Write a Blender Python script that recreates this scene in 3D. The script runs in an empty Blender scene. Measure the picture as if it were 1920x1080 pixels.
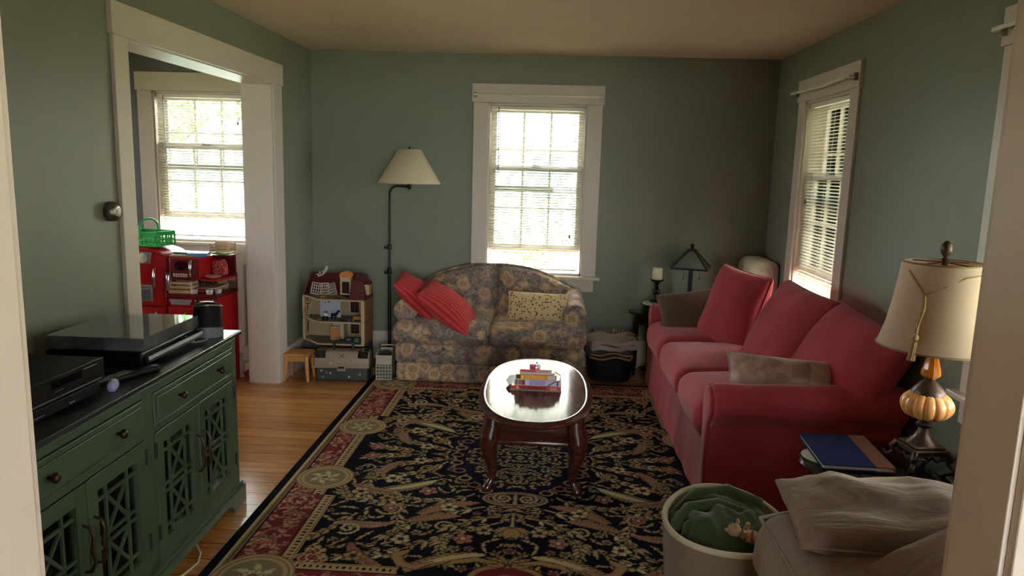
import bpy, bmesh, math, random
from mathutils import Vector, Matrix, Euler, noise
PI = math.pi
SC = bpy.context.scene
COL = SC.collection
R = math.radians

# ================================================================ camera, sky, exposure
CAM_H = 1.55
F_PX, PITCH, YAW, ROLL = 1367.31, .1617, -.0506, .0287
def make_camera():
    f = Vector((math.sin(YAW)*math.cos(PITCH), math.cos(YAW)*math.cos(PITCH), -math.sin(PITCH)))
    r = Vector((math.cos(YAW), -math.sin(YAW), 0)); d = f.cross(r)
    r2 = r*math.cos(ROLL)-d*math.sin(ROLL); d2 = r*math.sin(ROLL)+d*math.cos(ROLL)
    cd = bpy.data.cameras.new('camera'); cd.sensor_fit = 'HORIZONTAL'; cd.sensor_width = 36; cd.lens = F_PX/1920*36
    cd.clip_start = .05; cd.clip_end = 300
    co = bpy.data.objects.new('camera', cd); COL.objects.link(co)
    m = Matrix((( r2.x, -d2.x, -f.x, 0), (r2.y, -d2.y, -f.y, 0), (r2.z, -d2.z, -f.z, CAM_H), (0, 0, 0, 1)))
    co.matrix_world = m
    SC.camera = co
make_camera()
W = bpy.data.worlds.new('overcast_sky'); SC.world = W; W.use_nodes = True
bgn = W.node_tree.nodes['Background']
bgn.inputs['Color'].default_value = (.95, .96, 1.0, 1); bgn.inputs['Strength'].default_value = 1.0
SC.view_settings.view_transform = 'Standard'; SC.view_settings.look = 'None'
SC.view_settings.exposure = 4.65; SC.view_settings.gamma = 1; SC.view_settings.use_curve_mapping = False
sun = bpy.data.lights.new('sun', 'SUN'); sun.energy = 5.0; sun.angle = R(2); sun.color = (1, .975, .93)
so = bpy.data.objects.new('sun', sun); COL.objects.link(so)
so.rotation_euler = Vector((-.22, .42, -.88)).to_track_quat('-Z', 'Y').to_euler()
cy = SC.cycles
cy.use_denoising = True; cy.max_bounces = 10; cy.diffuse_bounces = 6; cy.glossy_bounces = 4; cy.transmission_bounces = 6; cy.transparent_max_bounces = 24
cy.caustics_reflective = False; cy.caustics_refractive = False; cy.sample_clamp_indirect = 6

# ================================================================ room measures
XL, XR, YB, YN, H = -1.893, 1.665, 5.724, 1.11, 2.408
YN0 = .985                                                          # hall face of the near wall
XP = -2.08                                                          # play room face of the left wall

# ================================================================ materials
def lin(c):
    return tuple(((v/255)/12.92 if v <= 10 else ((v/255+.055)/1.055)**2.4) for v in c)
class NT:
    def __init__(s, name):
        s.m = bpy.data.materials.new(name); s.m.use_nodes = True; s.t = s.m.node_tree; s.n = s.t.nodes
        s.b = s.n['Principled BSDF']; s.out = s.n['Material Output']
    def node(s, typ, **kw):
        n = s.n.new(typ)
        for k, v in kw.items(): setattr(n, k, v)
        return n
    def link(s, a, b): s.t.links.new(a, b)
    def coord(s, scale=(1, 1, 1), kind='Object', rot=(0, 0, 0)):
        tc = s.node('ShaderNodeTexCoord'); mp = s.node('ShaderNodeMapping')
        mp.inputs['Scale'].default_value = scale; mp.inputs['Rotation'].default_value = rot
        s.link(tc.outputs[kind], mp.inputs[0]); return mp.outputs[0]
    def noise(s, co, scale, detail=4, rough=.55, dist=0):
        n = s.node('ShaderNodeTexNoise'); n.inputs['Scale'].default_value = scale; n.inputs['Detail'].default_value = detail
        n.inputs['Roughness'].default_value = rough; n.inputs['Distortion'].default_value = dist
        s.link(co, n.inputs['Vector']); return n
    def ramp(s, fac, stops, mode='LINEAR'):
        r = s.node('ShaderNodeValToRGB'); r.color_ramp.interpolation = mode
        el = r.color_ramp.elements
        while len(el) > 2: el.remove(el[-1])
        for i, (p, c) in enumerate(stops):
            e = el[i] if i < 2 else el.new(p)
            e.position = p; e.color = (*c, 1) if len(c) == 3 else c
        s.link(fac, r.inputs[0]); return r.outputs[0]
    def mix(s, fac, a, b, mode='MIX'):
        n = s.node('ShaderNodeMix', data_type='RGBA', blend_type=mode)
        for v, k in ((fac, 0), (a, 6), (b, 7)):
            if hasattr(v, 'is_output'): s.link(v, n.inputs[k])
            elif k == 0: n.inputs[0].default_value = v
            else: n.inputs[k].default_value = (*v, 1)
        return n.outputs[2]
    def math(s, op, a, b=0.):
        n = s.node('ShaderNodeMath', operation=op)
        for i, v in enumerate((a, b)):
            if hasattr(v, 'is_output'): s.link(v, n.inputs[i])
            else: n.inputs[i].default_value = v
        return n.outputs[0]
    def bump(s, h, strength=.2, dist=.01):
        n = s.node('ShaderNodeBump'); n.inputs['Strength'].default_value = strength; n.inputs['Distance'].default_value = dist
        s.link(h, n.inputs['Height']); s.link(n.outputs[0], s.b.inputs['Normal'])
    def color(s, c):
        if hasattr(c, 'is_output'): s.link(c, s.b.inputs['Base Color'])
        else: s.b.inputs['Base Color'].default_value = (*c, 1)
    def set(s, **kw):
        for k, v in kw.items(): s.b.inputs[k.replace('_', ' ')].default_value = v
        return s
MATS = {}
def pm(name, rgb, rough=.5, var=.10, scale=14, bump=0, metallic=0, spec=.5, bscale=60, coat=0, sheen=0, stretch=(1, 1, 1)):
    """a plain painted / moulded / woven surface with a little procedural variation"""
    if name in MATS: return MATS[name]
    t = NT(name); c = lin(rgb); co = t.coord(stretch)
    n = t.noise(co, scale)
    t.color(t.ramp(n.outputs[0], [(.25, tuple(v*(1-var) for v in c)), (.75, tuple(min(1, v*(1+var)) for v in c))]))
    t.set(Roughness=rough, Metallic=metallic); t.b.inputs['Specular IOR Level'].default_value = spec
    if coat: t.set(Coat_Weight=coat, Coat_Roughness=.08)
    if sheen: t.set(Sheen_Weight=sheen, Sheen_Roughness=.5)
    if bump: t.bump(t.noise(co, bscale, 5).outputs[0], bump, .004)
    MATS[name] = t.m
    return t.m
def glass_mat(name, tint=(1, 1, 1), base=.0, rough=.02, ior=1.5, painted_haze=0):
    """thin clear sheet: straight-through light plus a fresnel reflection"""
    if name in MATS: return MATS[name]
    t = NT(name)
    tr = t.node('ShaderNodeBsdfTransparent'); tr.inputs[0].default_value = (*tint, 1)
    gl = t.node('ShaderNodeBsdfGlossy'); gl.inputs['Roughness'].default_value = rough
    fr = t.node('ShaderNodeFresnel'); fr.inputs[0].default_value = ior
    nz = t.noise(t.coord(), 3); f2 = t.math('ADD', fr.outputs[0], t.math('MULTIPLY', nz.outputs[0], base))
    mx = t.node('ShaderNodeMixShader'); t.link(f2, mx.inputs[0]); t.link(tr.outputs[0], mx.inputs[1]); t.link(gl.outputs[0], mx.inputs[2])
    res = mx.outputs[0]
    if painted_haze:  # grey diffuse mixed in, imitating a pale reflection on the sheet
        df = t.node('ShaderNodeBsdfDiffuse'); df.inputs[0].default_value = (.55, .57, .58, 1)
        m2 = t.node('ShaderNodeMixShader'); t.link(t.math('MULTIPLY', nz.outputs[0], painted_haze*2), m2.inputs[0]); t.link(res, m2.inputs[1]); t.link(df.outputs[0], m2.inputs[2]); res = m2.outputs[0]
    t.link(res, t.out.inputs[0]); MATS[name] = t.m
    return t.m
def wall_paint(name, rgb):
    t = NT(name); c = lin(rgb); co = t.coord()
    n = t.noise(co, 1.3, 5)
    t.color(t.ramp(n.outputs[0], [(.3, tuple(v*.94 for v in c)), (.7, tuple(v*1.06 for v in c))]))
    t.set(Roughness=.42); t.b.inputs['Specular IOR Level'].default_value = .45
    t.bump(t.noise(co, 160, 3).outputs[0], .06, .002)
    return t.m
M_WALL = wall_paint('sage_green_wall_paint', (130, 134, 120))
M_WALLP = wall_paint('slate_grey_wall_paint', (108, 108, 114))
M_WALLH = wall_paint('tan_hall_paint', (158, 138, 116))
M_TRIM = pm('cream_trim_paint', (208, 197, 188), .38, .03, 3)
M_CEIL = pm('ceiling_paint', (226, 212, 194), .8, .03, 2, .05)
M_BLACK = pm('black_plastic', (12, 12, 13), .35, .2, spec=.3)
M_BLACKM = pm('black_matte_plastic', (12, 12, 13), .6, .2, spec=.15)
M_IRON = pm('black_iron', (18, 17, 16), .45, .2, spec=.4)
M_CHROME = pm('chrome', (205, 205, 208), .18, .04, metallic=1)
M_SILVER = pm('satin_nickel', (150, 146, 138), .32, .06, metallic=1)
M_BRONZE = pm('dark_bronze_knob', (70, 58, 46), .35, .2, metallic=.9)
M_GLASS = glass_mat('window_glass', (.97, 1, .98))
M_CANDLE = pm('ivory_wax', (232, 222, 190), .5, .04)
def m_wood_floor():
    t = NT('honey_pine_boards'); co = t.coord((1, 1, 1))
    br = t.node('ShaderNodeTexBrick'); t.link(co, br.inputs['Vector'])
    br.offset = .37; br.inputs['Scale'].default_value = 1; br.inputs['Mortar Size'].default_value = .0016; br.inputs['Brick Width'].default_value = 2.9; br.inputs['Row Height'].default_value = .118
    br.inputs['Color1'].default_value = (0, 0, 0, 1); br.inputs['Color2'].default_value = (1, 1, 1, 1); br.inputs['Mortar'].default_value = (.5, .5, .5, 1); br.inputs['Mortar Smooth'].default_value = .2
    g = t.noise(t.coord((1.2, 22, 1)), 3.2, 6, .6, .6)
    base = t.ramp(br.outputs['Color'], [(0, lin((176, 120, 66))), (.5, lin((196, 138, 78))), (1, lin((208, 152, 92)))])
    gr = t.ramp(g.outputs[0], [(.3, (.62, .55, .48)), (.7, (1.1, 1.08, 1.05))])
    c = t.mix(1, base, gr, 'MULTIPLY')
    c = t.mix(br.outputs['Fac'], c, (.03, .016, .008))
    t.color(c); t.set(Roughness=.24, Coat_Weight=.25, Coat_Roughness=.2)
    t.bump(t.math('SUBTRACT', t.math('MULTIPLY', g.outputs[0], .15), br.outputs['Fac']), .25, .002)
    return t.m
M_FLOOR = m_wood_floor()
def m_wood(name, dark, light, rough=.3, coat=.2, sc=(1, 12, 12)):
    if name in MATS: return MATS[name]
    t = NT(name); g = t.noise(t.coord(sc), 4, 6, .6, .8)
    t.color(t.ramp(g.outputs[0], [(.3, lin(dark)), (.7, lin(light))])); t.set(Roughness=rough, Coat_Weight=coat, Coat_Roughness=.08)
    MATS[name] = t.m; return t.m
M_CHERRY = m_wood('dark_cherry_wood', (44, 18, 14), (74, 32, 24), .25, .25)
M_PINE = m_wood('golden_pine', (176, 118, 60), (206, 150, 88), .45)
M_ESPRESSO = m_wood('espresso_wood', (16, 11, 10), (32, 22, 20), .22, .4)
def m_fabric(name, rgb, var=.16, scale=260, bump=.25, rough=.9, sheen=.25, big=.10):
    if name in MATS: return MATS[name]
    t = NT(name); c = lin(rgb); co = t.coord()
    n = t.noise(co, scale, 3, .7); n2 = t.noise(co, 5, 4)
    a = t.ramp(n.outputs[0], [(.25, tuple(v*(1-var) for v in c)), (.75, tuple(min(1, v*(1+var)) for v in c))])
    b = t.ramp(n2.outputs[0], [(.3, (1-big,)*3), (.7, (1+big,)*3)])
    t.color(t.mix(1, a, b, 'MULTIPLY')); t.set(Roughness=rough, Sheen_Weight=sheen, Sheen_Roughness=.4); t.b.inputs['Specular IOR Level'].default_value = .25
    t.bump(n.outputs[0], bump, .002)
    MATS[name] = t.m; return t.m
M_RED = m_fabric('brick_red_chenille', (168, 62, 72), .22)
def m_taupe():
    t = NT('taupe_cotton'); c = lin((146, 124, 114)); co = t.coord()
    n = t.noise(co, 300, 3, .7); f = t.noise(t.coord((1.4, 4.5, 3), rot=(.3, .2, .6)), 2.2, 3, .5, 1.4)
    t.color(t.ramp(n.outputs[0], [(.25, tuple(v*.92 for v in c)), (.75, tuple(v*1.08 for v in c))])); t.set(Roughness=.8, Sheen_Weight=.2)
    t.bump(t.math('ADD', f.outputs[0], t.math('MULTIPLY', n.outputs[0], .04)), .4, .035); return t.m
M_TAUPE = m_taupe()
M_BROWNV = m_fabric('brown_velvet', (96, 72, 58), .12)
def m_floral():
    t = NT('floral_tapestry'); co = t.coord()
    nz = t.noise(co, 9, 3); ad = t.node('ShaderNodeVectorMath', operation='MULTIPLY_ADD')
    t.link(nz.outputs['Color'], ad.inputs[0]); ad.inputs[1].default_value = (.075, .075, .075); t.link(co, ad.inputs[2])
    def vor(scale, feat='F1', rnd=1.):
        v = t.node('ShaderNodeTexVoronoi', feature=feat); v.inputs['Scale'].default_value = scale; v.inputs['Randomness'].default_value = rnd
        t.link(ad.outputs[0], v.inputs['Vector']); return v
    gnd = t.noise(co, 26, 5, .7, 1.2)
    g = t.ramp(gnd.outputs[0], [(.30, lin((64, 58, 56))), (.42, lin((112, 108, 96))), (.52, lin((138, 120, 118))), (.64, lin((176, 158, 152))), (.75, lin((100, 98, 86)))])
    v1 = vor(8.4)                                                   # big pale blossoms
    pet = t.noise(co, 34, 3, .6)
    d1 = t.math('ADD', v1.outputs['Distance'], t.math('MULTIPLY', t.math('SUBTRACT', pet.outputs[0], .5), .55))
    m1 = t.ramp(d1, [(.46, (1, 1, 1)), (.51, (0, 0, 0))])
    bl = t.ramp(d1, [(0, lin((150, 114, 90))), (.12, lin((188, 158, 128))), (.24, lin((166, 132, 108))), (.30, lin((208, 188, 156))), (.46, lin((168, 146, 122)))])
    tone = t.ramp(v1.outputs['Color'], [(.2, (1, .98, .9)), (.5, (.86, .78, .84)), (.8, (1.06, .98, .84))])
    bl = t.mix(1, bl, tone, 'MULTIPLY')
    v2 = vor(17)
    m2 = t.ramp(v2.outputs['Distance'], [(.30, (1, 1, 1)), (.36, (0, 0, 0))])
    sm = t.ramp(v2.outputs['Color'], [(.2, lin((136, 90, 104))), (.4, lin((92, 96, 76))), (.6, lin((160, 136, 122))), (.8, lin((104, 82, 110)))])
    sel = t.math('GREATER_THAN', t.noise(co, 8, 2).outputs[0], .46)
    c = t.mix(t.math('MULTIPLY', m2, sel), g, sm)
    c = t.mix(m1, c, bl)
    w = t.noise(co, 330, 2, .7)
    c = t.mix(1, c, t.ramp(w.outputs[0], [(.3, (.74, .74, .74)), (.7, (1.12, 1.12, 1.12))]), 'MULTIPLY')
    t.color(c); t.set(Roughness=.85, Sheen_Weight=.2); t.b.inputs['Specular IOR Level'].default_value = .25
    t.bump(w.outputs[0], .15, .002)
    return t.m
M_FLORAL = m_floral()

# ================================================================ mesh building
def T(c=(0, 0, 0), r=(0, 0, 0), s=(1, 1, 1)):
    return Matrix.Translation(c) @ Euler(r).to_matrix().to_4x4() @ Matrix.Diagonal((*s, 1))
class MB:
    def __init__(s): s.v = []; s.f = []; s.mi = []; s.cur = 0
    def add(s, vs, fs, M=None):
        o = len(s.v)
        s.v += [tuple(M @ Vector(p)) if M else tuple(p) for p in vs]
        s.f += [tuple(i+o for i in f) for f in fs]; s.mi += [s.cur]*len(fs)
        return s
    def m(s, i): s.cur = i; return s
    def box(s, x0, x1, y0, y1, z0, z1, M=None):
        vs = [(x, y, z) for z in (z0, z1) for y in (y0, y1) for x in (x0, x1)]
        return s.add(vs, [(0, 2, 3, 1), (4, 5, 7, 6), (0, 1, 5, 4), (2, 6, 7, 3), (0, 4, 6, 2), (1, 3, 7, 5)], M)
    def lathe(s, prof, c=(0, 0, 0), seg=28, M=None, lobes=0, lob=.0, a0=0):
        vs = []; fs = []; n = len(prof)
        for i in range(seg):
            a = a0+2*PI*i/seg; k = 1+(lob*abs(math.cos(a*lobes/2))-lob*.6 if lobes else 0)
            for (r, z) in prof: vs.append((c[0]+r*k*math.cos(a), c[1]+r*k*math.sin(a), c[2]+z))
        for i in range(seg):
            j = (i+1) % seg
            for k in range(n-1): fs.append((i*n+k, j*n+k, j*n+k+1, i*n+k+1))
        if prof[0][0] > 1e-5: fs.append(tuple(i*n for i in range(seg))[::-1])
        if prof[-1][0] > 1e-5: fs.append(tuple(i*n+n-1 for i in range(seg)))
        return s.add(vs, fs, M)
    def cyl(s, c, r, h, seg=24, M=None, r2=None): return s.lathe([(r, 0), (r if r2 is None else r2, h)], c, seg, M)
    def tube(s, pts, r, seg=8, M=None, closed=False, flat=1.):
        P = [Vector(p) for p in pts]; n = len(P)
        rr = r if hasattr(r, '__len__') else [r]*n
        vs = []; fs = []; up = None
        for i in range(n):
            a = P[i-1] if (i > 0 or closed) else P[i]; b = P[(i+1) % n] if (i < n-1 or closed) else P[i]
            d = (b-a).normalized() if (b-a).length > 1e-9 else Vector((0, 0, 1))
            if up is None: up = d.orthogonal().normalized()
            up = (up-d*up.dot(d)); up = up.normalized() if up.length > 1e-6 else d.orthogonal().normalized()
            w = d.cross(up)
            for k in range(seg):
                t = 2*PI*k/seg; vs.append(P[i]+up*math.cos(t)*rr[i]+w*math.sin(t)*rr[i]*flat)
        for i in range(n if closed else n-1):
            j = (i+1) % n
            for k in range(seg):
                l = (k+1) % seg; fs.append((i*seg+k, i*seg+l, j*seg+l, j*seg+k))
        if not closed: fs += [tuple(range(seg))[::-1], tuple((n-1)*seg+k for k in range(seg))]
        return s.add(vs, fs, M)
    def bar(s, a, b, w, h, M=None):
        """a straight square-cut bar from a to b, w wide and h thick"""
        a, b = Vector(a), Vector(b); d = (b-a); L = d.length; d.normalize()
        side = d.cross(Vector((0, 0, 1))); side = side.normalized() if side.length > 1e-4 else Vector((1, 0, 0)); up = side.cross(d)
        vs = [p+side*sx*w/2+up*sz*h/2 for p in (a, b) for sz in (-1, 1) for sx in (-1, 1)]
        return s.add(vs, [(0, 1, 3, 2), (4, 6, 7, 5), (0, 4, 5, 1), (2, 3, 7, 6), (0, 2, 6, 4), (1, 5, 7, 3)], M)
    def prism(s, poly, axis, a0, a1, M=None):
        n = len(poly)
        def P(u, v, a): return {'x': (a, u, v), 'y': (u, a, v), 'z': (u, v, a)}[axis]
        vs = [P(u, v, a0) for u, v in poly]+[P(u, v, a1) for u, v in poly]
        fs = [tuple(range(n))[::-1], tuple(range(n, 2*n))]+[(i, (i+1) % n, n+(i+1) % n, n+i) for i in range(n)]
        return s.add(vs, fs, M)
    def grid(s, fn, nu, nv, M=None, cu=False):
        vs = [fn(i/nu, j/nv) for i in range(nu+(0 if cu else 1)) for j in range(nv+1)]
        w = nv+1; k = nu if cu else nu+1
        fs = [(i*w+j, ((i+1) % k)*w+j, ((i+1) % k)*w+j+1, i*w+j+1) for i in range(nu) for j in range(nv)]
        return s.add(vs, fs, M)
    def soft(s, c, size, r=.04, crown=0., bulge=0., n=8, M=None, wr=0., ws=4., seed=0):
        """a stuffed box: rounded edges, crowned top, bulging sides, optional wrinkles"""
        h = [d/2 for d in size]; r = min(r, min(h)*.98)
        def ticks(hh):
            e = r/hh
            t = [-1, -1+e*.12, -1+e*.4, -1+e*.7, -1+e]; m = max(2, n)
            return t+[(-1+e)+(2-2*e)*k/m for k in range(1, m)]+[-q for q in reversed(t)]
        tk = [ticks(q) for q in h]
        def shape(p):
            p = Vector((p[0]*h[0], p[1]*h[1], p[2]*h[2]))
            q = Vector([max(-(h[i]-r), min(h[i]-r, p[i])) for i in range(3)]); d = p-q
            if d.length > 1e-7: p = q+d.normalized()*r
            u, v, w = p.x/h[0], p.y/h[1], p.z/h[2]
            z = p.z+(crown*(1-u*u)*(1-v*v)*(1 if w > 0 else .35)*w)
            x = p.x+bulge*u*(1-v*v)*(1-w*w); y = p.y+bulge*v*(1-u*u)*(1-w*w)
            o = Vector((x, y, z))
            if wr:
                a = Vector((x*ws+seed, y*ws*1.3, z*ws)); o += Vector((noise.noise(a), noise.noise(a+Vector((9, 0, 0))), noise.noise(a+Vector((0, 7, 0)))*1.3))*wr
            return o+Vector(c)
        for ax in range(3):
            a, b = [(1, 2), (2, 0), (0, 1)][ax]
            for sg in (-1, 1):
                ta, tb = tk[a], tk[b]; vs = []
                for x in ta:
                    for y in tb:
                        p = [0, 0, 0]; p[ax] = sg; p[a] = x; p[b] = y; vs.append(shape(p))
                w = len(tb); fs = []
                for i in range(len(ta)-1):
                    for j in range(w-1):
                        f = (i*w+j, (i+1)*w+j, (i+1)*w+j+1, i*w+j+1); fs.append(f if sg > 0 else f[::-1])
                s.add(vs, fs, M)
        return s
    def pillow(s, w, h, t, M=None, pinch=.07, n=22, wr=.006, ws=7., seed=0, p=.42, sag=0.):
        """a knife-edge pillow lying in its local xy plane"""
        for sg in (1, -1):
            def fn(a, b):
                u, v = math.sin((a*2-1)*PI/2), math.sin((b*2-1)*PI/2)
                x = w/2*u*(1-pinch*(1-v*v)**1.5*abs(u)); y = h/2*v*(1-pinch*(1-u*u)**1.5*abs(v))
                k = max(0, (1-u*u)*(1-v*v))**p
                q = Vector((x*ws+seed, y*ws+sg*3, seed*.37))
                edge = min(1, k*2.2)
                z = sg*t/2*k+noise.noise(q)*wr*edge+noise.noise(q*2.3)*wr*.5*edge
                y -= sag*(1-u*u)*max(0, v)*.5*t
                return (x, y, z)
            o = len(s.v); s.grid(fn, n, n, M)
            if sg < 0:
                k = n*n; s.f[-k:] = [f[::-1] for f in s.f[-k:]]
        return s
    def seam(s, w, h, M=None, pinch=.07, r=.0045, n=16):
        q = []
        for a, b0, b1, ax in ((-1, -1, 1, 1), (1, -1, 1, 0), (1, 1, -1, 1), (-1, 1, -1, 0)):
            for k in range(n):
                t = math.sin((b0+(b1-b0)*k/n)*PI/2); u, v = (t, a) if ax else (a, t)
                q.append((w/2*u*(1-pinch*(1-v*v)**1.5*abs(u)), h/2*v*(1-pinch*(1-u*u)**1.5*abs(v)), 0))
        return s.tube(q, r, 6, M, closed=True)
    def build(s, name, mats, parent=None, smooth=40, bevel=0, seg=2, weld=.00005, kind=None, label=None, recalc=True):
        me = bpy.data.meshes.new(name); bm = bmesh.new()
        vs = [bm.verts.new(p) for p in s.v]
        for f, mi in zip(s.f, s.mi):
            try: q = bm.faces.new([vs[i] for i in f]); q.material_index = mi; q.smooth = smooth > 0
            except ValueError: pass
        if weld: bmesh.ops.remove_doubles(bm, verts=bm.verts, dist=weld)
        if recalc: bmesh.ops.recalc_face_normals(bm, faces=bm.faces)
        if bevel:
            es = [e for e in bm.edges if len(e.link_faces) == 2 and e.calc_face_angle(0) > R(35)]
            bmesh.ops.bevel(bm, geom=es, offset=bevel, segments=seg, profile=.5, affect='EDGES', clamp_overlap=True)
            for q in bm.faces: q.smooth = smooth > 0
        bm.to_mesh(me); bm.free()
        for m in (mats if isinstance(mats, (list, tuple)) else [mats]): me.materials.append(m)
        if 0 < smooth < 180: me.set_sharp_from_angle(angle=R(smooth))
        o = bpy.data.objects.new(name, me); COL.objects.link(o)
        if parent: o.parent = parent
        if kind: o['kind'] = kind
        if label: o['label'] = label
        return o
def thing(name, label, cat, loc=(0, 0, 0), rz=0, group=None, rot=None):
    o = bpy.data.objects.new(name, None); COL.objects.link(o); o.empty_display_size = .1
    o.location = loc; o.rotation_euler = rot or (0, 0, rz); o['label'] = label; o['category'] = cat
    if group: o['group'] = group
    return o
def tag(o, label, cat, group=None, loc=None, rot=None, kind=None):
    o['label'] = label; o['category'] = cat
    if group: o['group'] = group
    if kind: o['kind'] = kind
    if loc is not None: o.location = loc
    if rot is not None: o.rotation_euler = rot
    return o
def root_structure(name, loc=(0, 0, 0), rz=0):
    o = bpy.data.objects.new(name, None); COL.objects.link(o); o.location = loc; o.rotation_euler = (0, 0, rz); o['kind'] = 'structure'
    return o
def dup(root, label, loc, rz=None, group=None):
    def cp(o, par):
        c = o.copy(); COL.objects.link(c)
        if par: c.parent = par
        for ch in o.children: cp(ch, c)
        return c
    r = cp(root, None); r.location = loc; r['label'] = label
    if rz is not None: r.rotation_euler = (0, 0, rz)
    if group: r['group'] = group
    return r
def arc(cx, cz, r, a0, a1, n=10, ry=None):
    return [(cx+r*math.cos(R(a0+(a1-a0)*i/n)), cz+(ry or r)*math.sin(R(a0+(a1-a0)*i/n))) for i in range(n+1)]
# ---------------------------------------------------------------- rug pattern (woven colours, one value per knot)
RUG_W, RUG_L = 2.32, 2.92
def rug_pattern(step=0.0046):
    import numpy as np
    rnd = random.Random(11)
    hw, hl = RUG_W/2, RUG_L/2
    nx, ny = int(hw/step)+1, int(hl/step)+1
    us = np.linspace(0, hw, nx); vs = np.linspace(0, hl, ny)
    U, V = np.meshgrid(us, vs, indexing='ij')
    C = np.zeros((nx, ny, 3)); M = np.zeros((nx, ny), bool)
    BLK, NAVY = (.006,.006,.010), (.008,.009,.020)
    TAN, GOLD, PALE = (.30,.215,.115), (.255,.165,.075), (.37,.30,.175)
    PINK, ROSE, RED, MAR = (.25,.105,.075), (.19,.075,.06), (.13,.018,.022), (.045,.012,.012)
    OLIVE, BROWN = (.20,.17,.085), (.105,.062,.038)
    C[:] = BLK
    wob = .0018*np.sin(U*310+V*120)+.0018*np.sin(V*290-U*170)
    def win(x0, x1, y0, y1):
        i0 = max(0, int(x0/hw*(nx-1))-1); i1 = min(nx, int(x1/hw*(nx-1))+3)
        j0 = max(0, int(y0/hl*(ny-1))-1); j1 = min(ny, int(y1/hl*(ny-1))+3)
        return slice(i0, max(i1,i0)), slice(j0, max(j1,j0))
    def blend(sl, d, col, mark=True):
        a = np.clip(.5-d/step, 0, 1)[..., None]
        C[sl] = C[sl]*(1-a)+np.array(col)*a
        if mark: M[sl] |= d < 0
    def stroke(pts, wd, col, out=.005, oc=None, mark=True):
        pts = [tuple(p) for p in pts]
        if not hasattr(wd, '__len__'): wd = [wd]*len(pts)
        m = max(wd)+out+.01
        sl = win(min(p[0] for p in pts)-m, max(p[0] for p in pts)+m, min(p[1] for p in pts)-m, max(p[1] for p in pts)+m)
        u, v = U[sl], V[sl]
        if u.size == 0: return
        D = np.full(u.shape, 9.)
        for (a, b, wa, wb) in zip(pts[:-1], pts[1:], wd[:-1], wd[1:]):
            dx, dy = b[0]-a[0], b[1]-a[1]; L = dx*dx+dy*dy+1e-12
            t = np.clip(((u-a[0])*dx+(v-a[1])*dy)/L, 0, 1)
            D = np.minimum(D, np.hypot(u-a[0]-t*dx, v-a[1]-t*dy)-(wa+(wb-wa)*t))
        D = D+wob[sl]
        if out: blend(sl, D-out, oc or BLK, False)
        blend(sl, D, col, mark)
    def disc(c, r, col, out=0, ry=None, oc=None, mark=True):
        ry = ry or r
        sl = win(c[0]-r-out-.01, c[0]+r+out+.01, c[1]-ry-out-.01, c[1]+ry+out+.01)
        if U[sl].size == 0: return
        D = (np.hypot((U[sl]-c[0])/r, (V[sl]-c[1])/ry)-1)*min(r, ry)
        if out: blend(sl, D-out, oc or BLK, False)
        blend(sl, D, col, mark)
    def rect(x0, x1, y0, y1, col, mark=True):
        sl = win(x0, x1, y0, y1)
        D = np.maximum(np.maximum(x0-U[sl], U[sl]-x1), np.maximum(y0-V[sl], V[sl]-y1))
        blend(sl, D, col, mark)
    def curve(p, ang, L, bend, n=7):
        out = [p]; a = ang
        for i in range(n):
            a += bend/n; out.append((out[-1][0]+math.cos(a)*L/n, out[-1][1]+math.sin(a)*L/n))
        return out
    def leaf(p, ang, L, w, bend, col, vein=None, oc=None):
        q = curve(p, ang, L, bend, 6)
        stroke(q, [w*.25, w*.8, w, w*.85, w*.6, w*.3, .001], col, .005, oc)
        if vein: stroke(q[1:6], .0022, vein, 0)
    def flower(c, r, col, mid, n=5, rot=0.):
        for k in range(n):
            a = rot+k*6.2832/n
            e = (c[0]+math.cos(a)*r*.62, c[1]+math.sin(a)*r*.62)
            stroke([c, e], [r*.2, r*.36], col, .004)
        disc(c, r*.26, mid, .003)
    def frond(p, ang, L, w, bend, col, mid, teeth=7):                # serrated acanthus leaf
        q = curve(p, ang, L, bend, 12)
        for k in range(1, 12):
            a = math.atan2(q[k][1]-q[k-1][1], q[k][0]-q[k-1][0])
            s = math.sin(math.pi*(k/12)**.8)
            for sd in (-1, 1):
                e = curve(q[k], a+sd*.95, w*(.5+s), -sd*.5, 3)
                stroke(e, [w*.26, w*.24, w*.15, .001], col, .003)
        stroke(q, [w*.15]+[w*.33]*5+[w*.3, w*.28, w*.24, w*.2, w*.15, w*.1, .001], mid, 0)
    def spray(p, ang, L, bend, cols, n=6, lw=.010, ll=.062):
        q = curve(p, ang, L, bend, 16)
        stroke(q, [.0055]*12+[.004]*5, cols[0], .004)
        for k in range(2, 17, max(1, 16//n)):
            a = math.atan2(q[k][1]-q[k-1][1], q[k][0]-q[k-1][0])
            for sd in (-1, 1):
                leaf(q[k], a+sd*rnd.uniform(.55, 1.1), ll*rnd.uniform(.7, 1.2), lw*rnd.uniform(.8, 1.2), -sd*rnd.uniform(.2, 1.), cols[rnd.randrange(len(cols))])
        leaf(q[-1], a, ll, lw*1.2, .3, cols[0])
        return q
    def spiral(c, r, a0, turns, col, w):
        n = int(24*turns)
        q = [(c[0]+r*(1-.85*i/n)*math.cos(a0+i/n*turns*6.283), c[1]+r*(1-.85*i/n)*math.sin(a0+i/n*turns*6.283)) for i in range(n+1)]
        stroke(q, w, col, .003)
    T3 = [TAN, GOLD, PALE]; T4 = [TAN, GOLD, OLIVE, TAN]
    # --- the field: sprays, fronds and blossoms on black
    FX, FY = hw-.315, hl-.30
    spray((.36,.06), .2, .40, .5, T4); spray((.38,.10), 1.1, .42, -.9, T3); spray((.20,.47), .9, .42, -1.5, T4)
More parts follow.
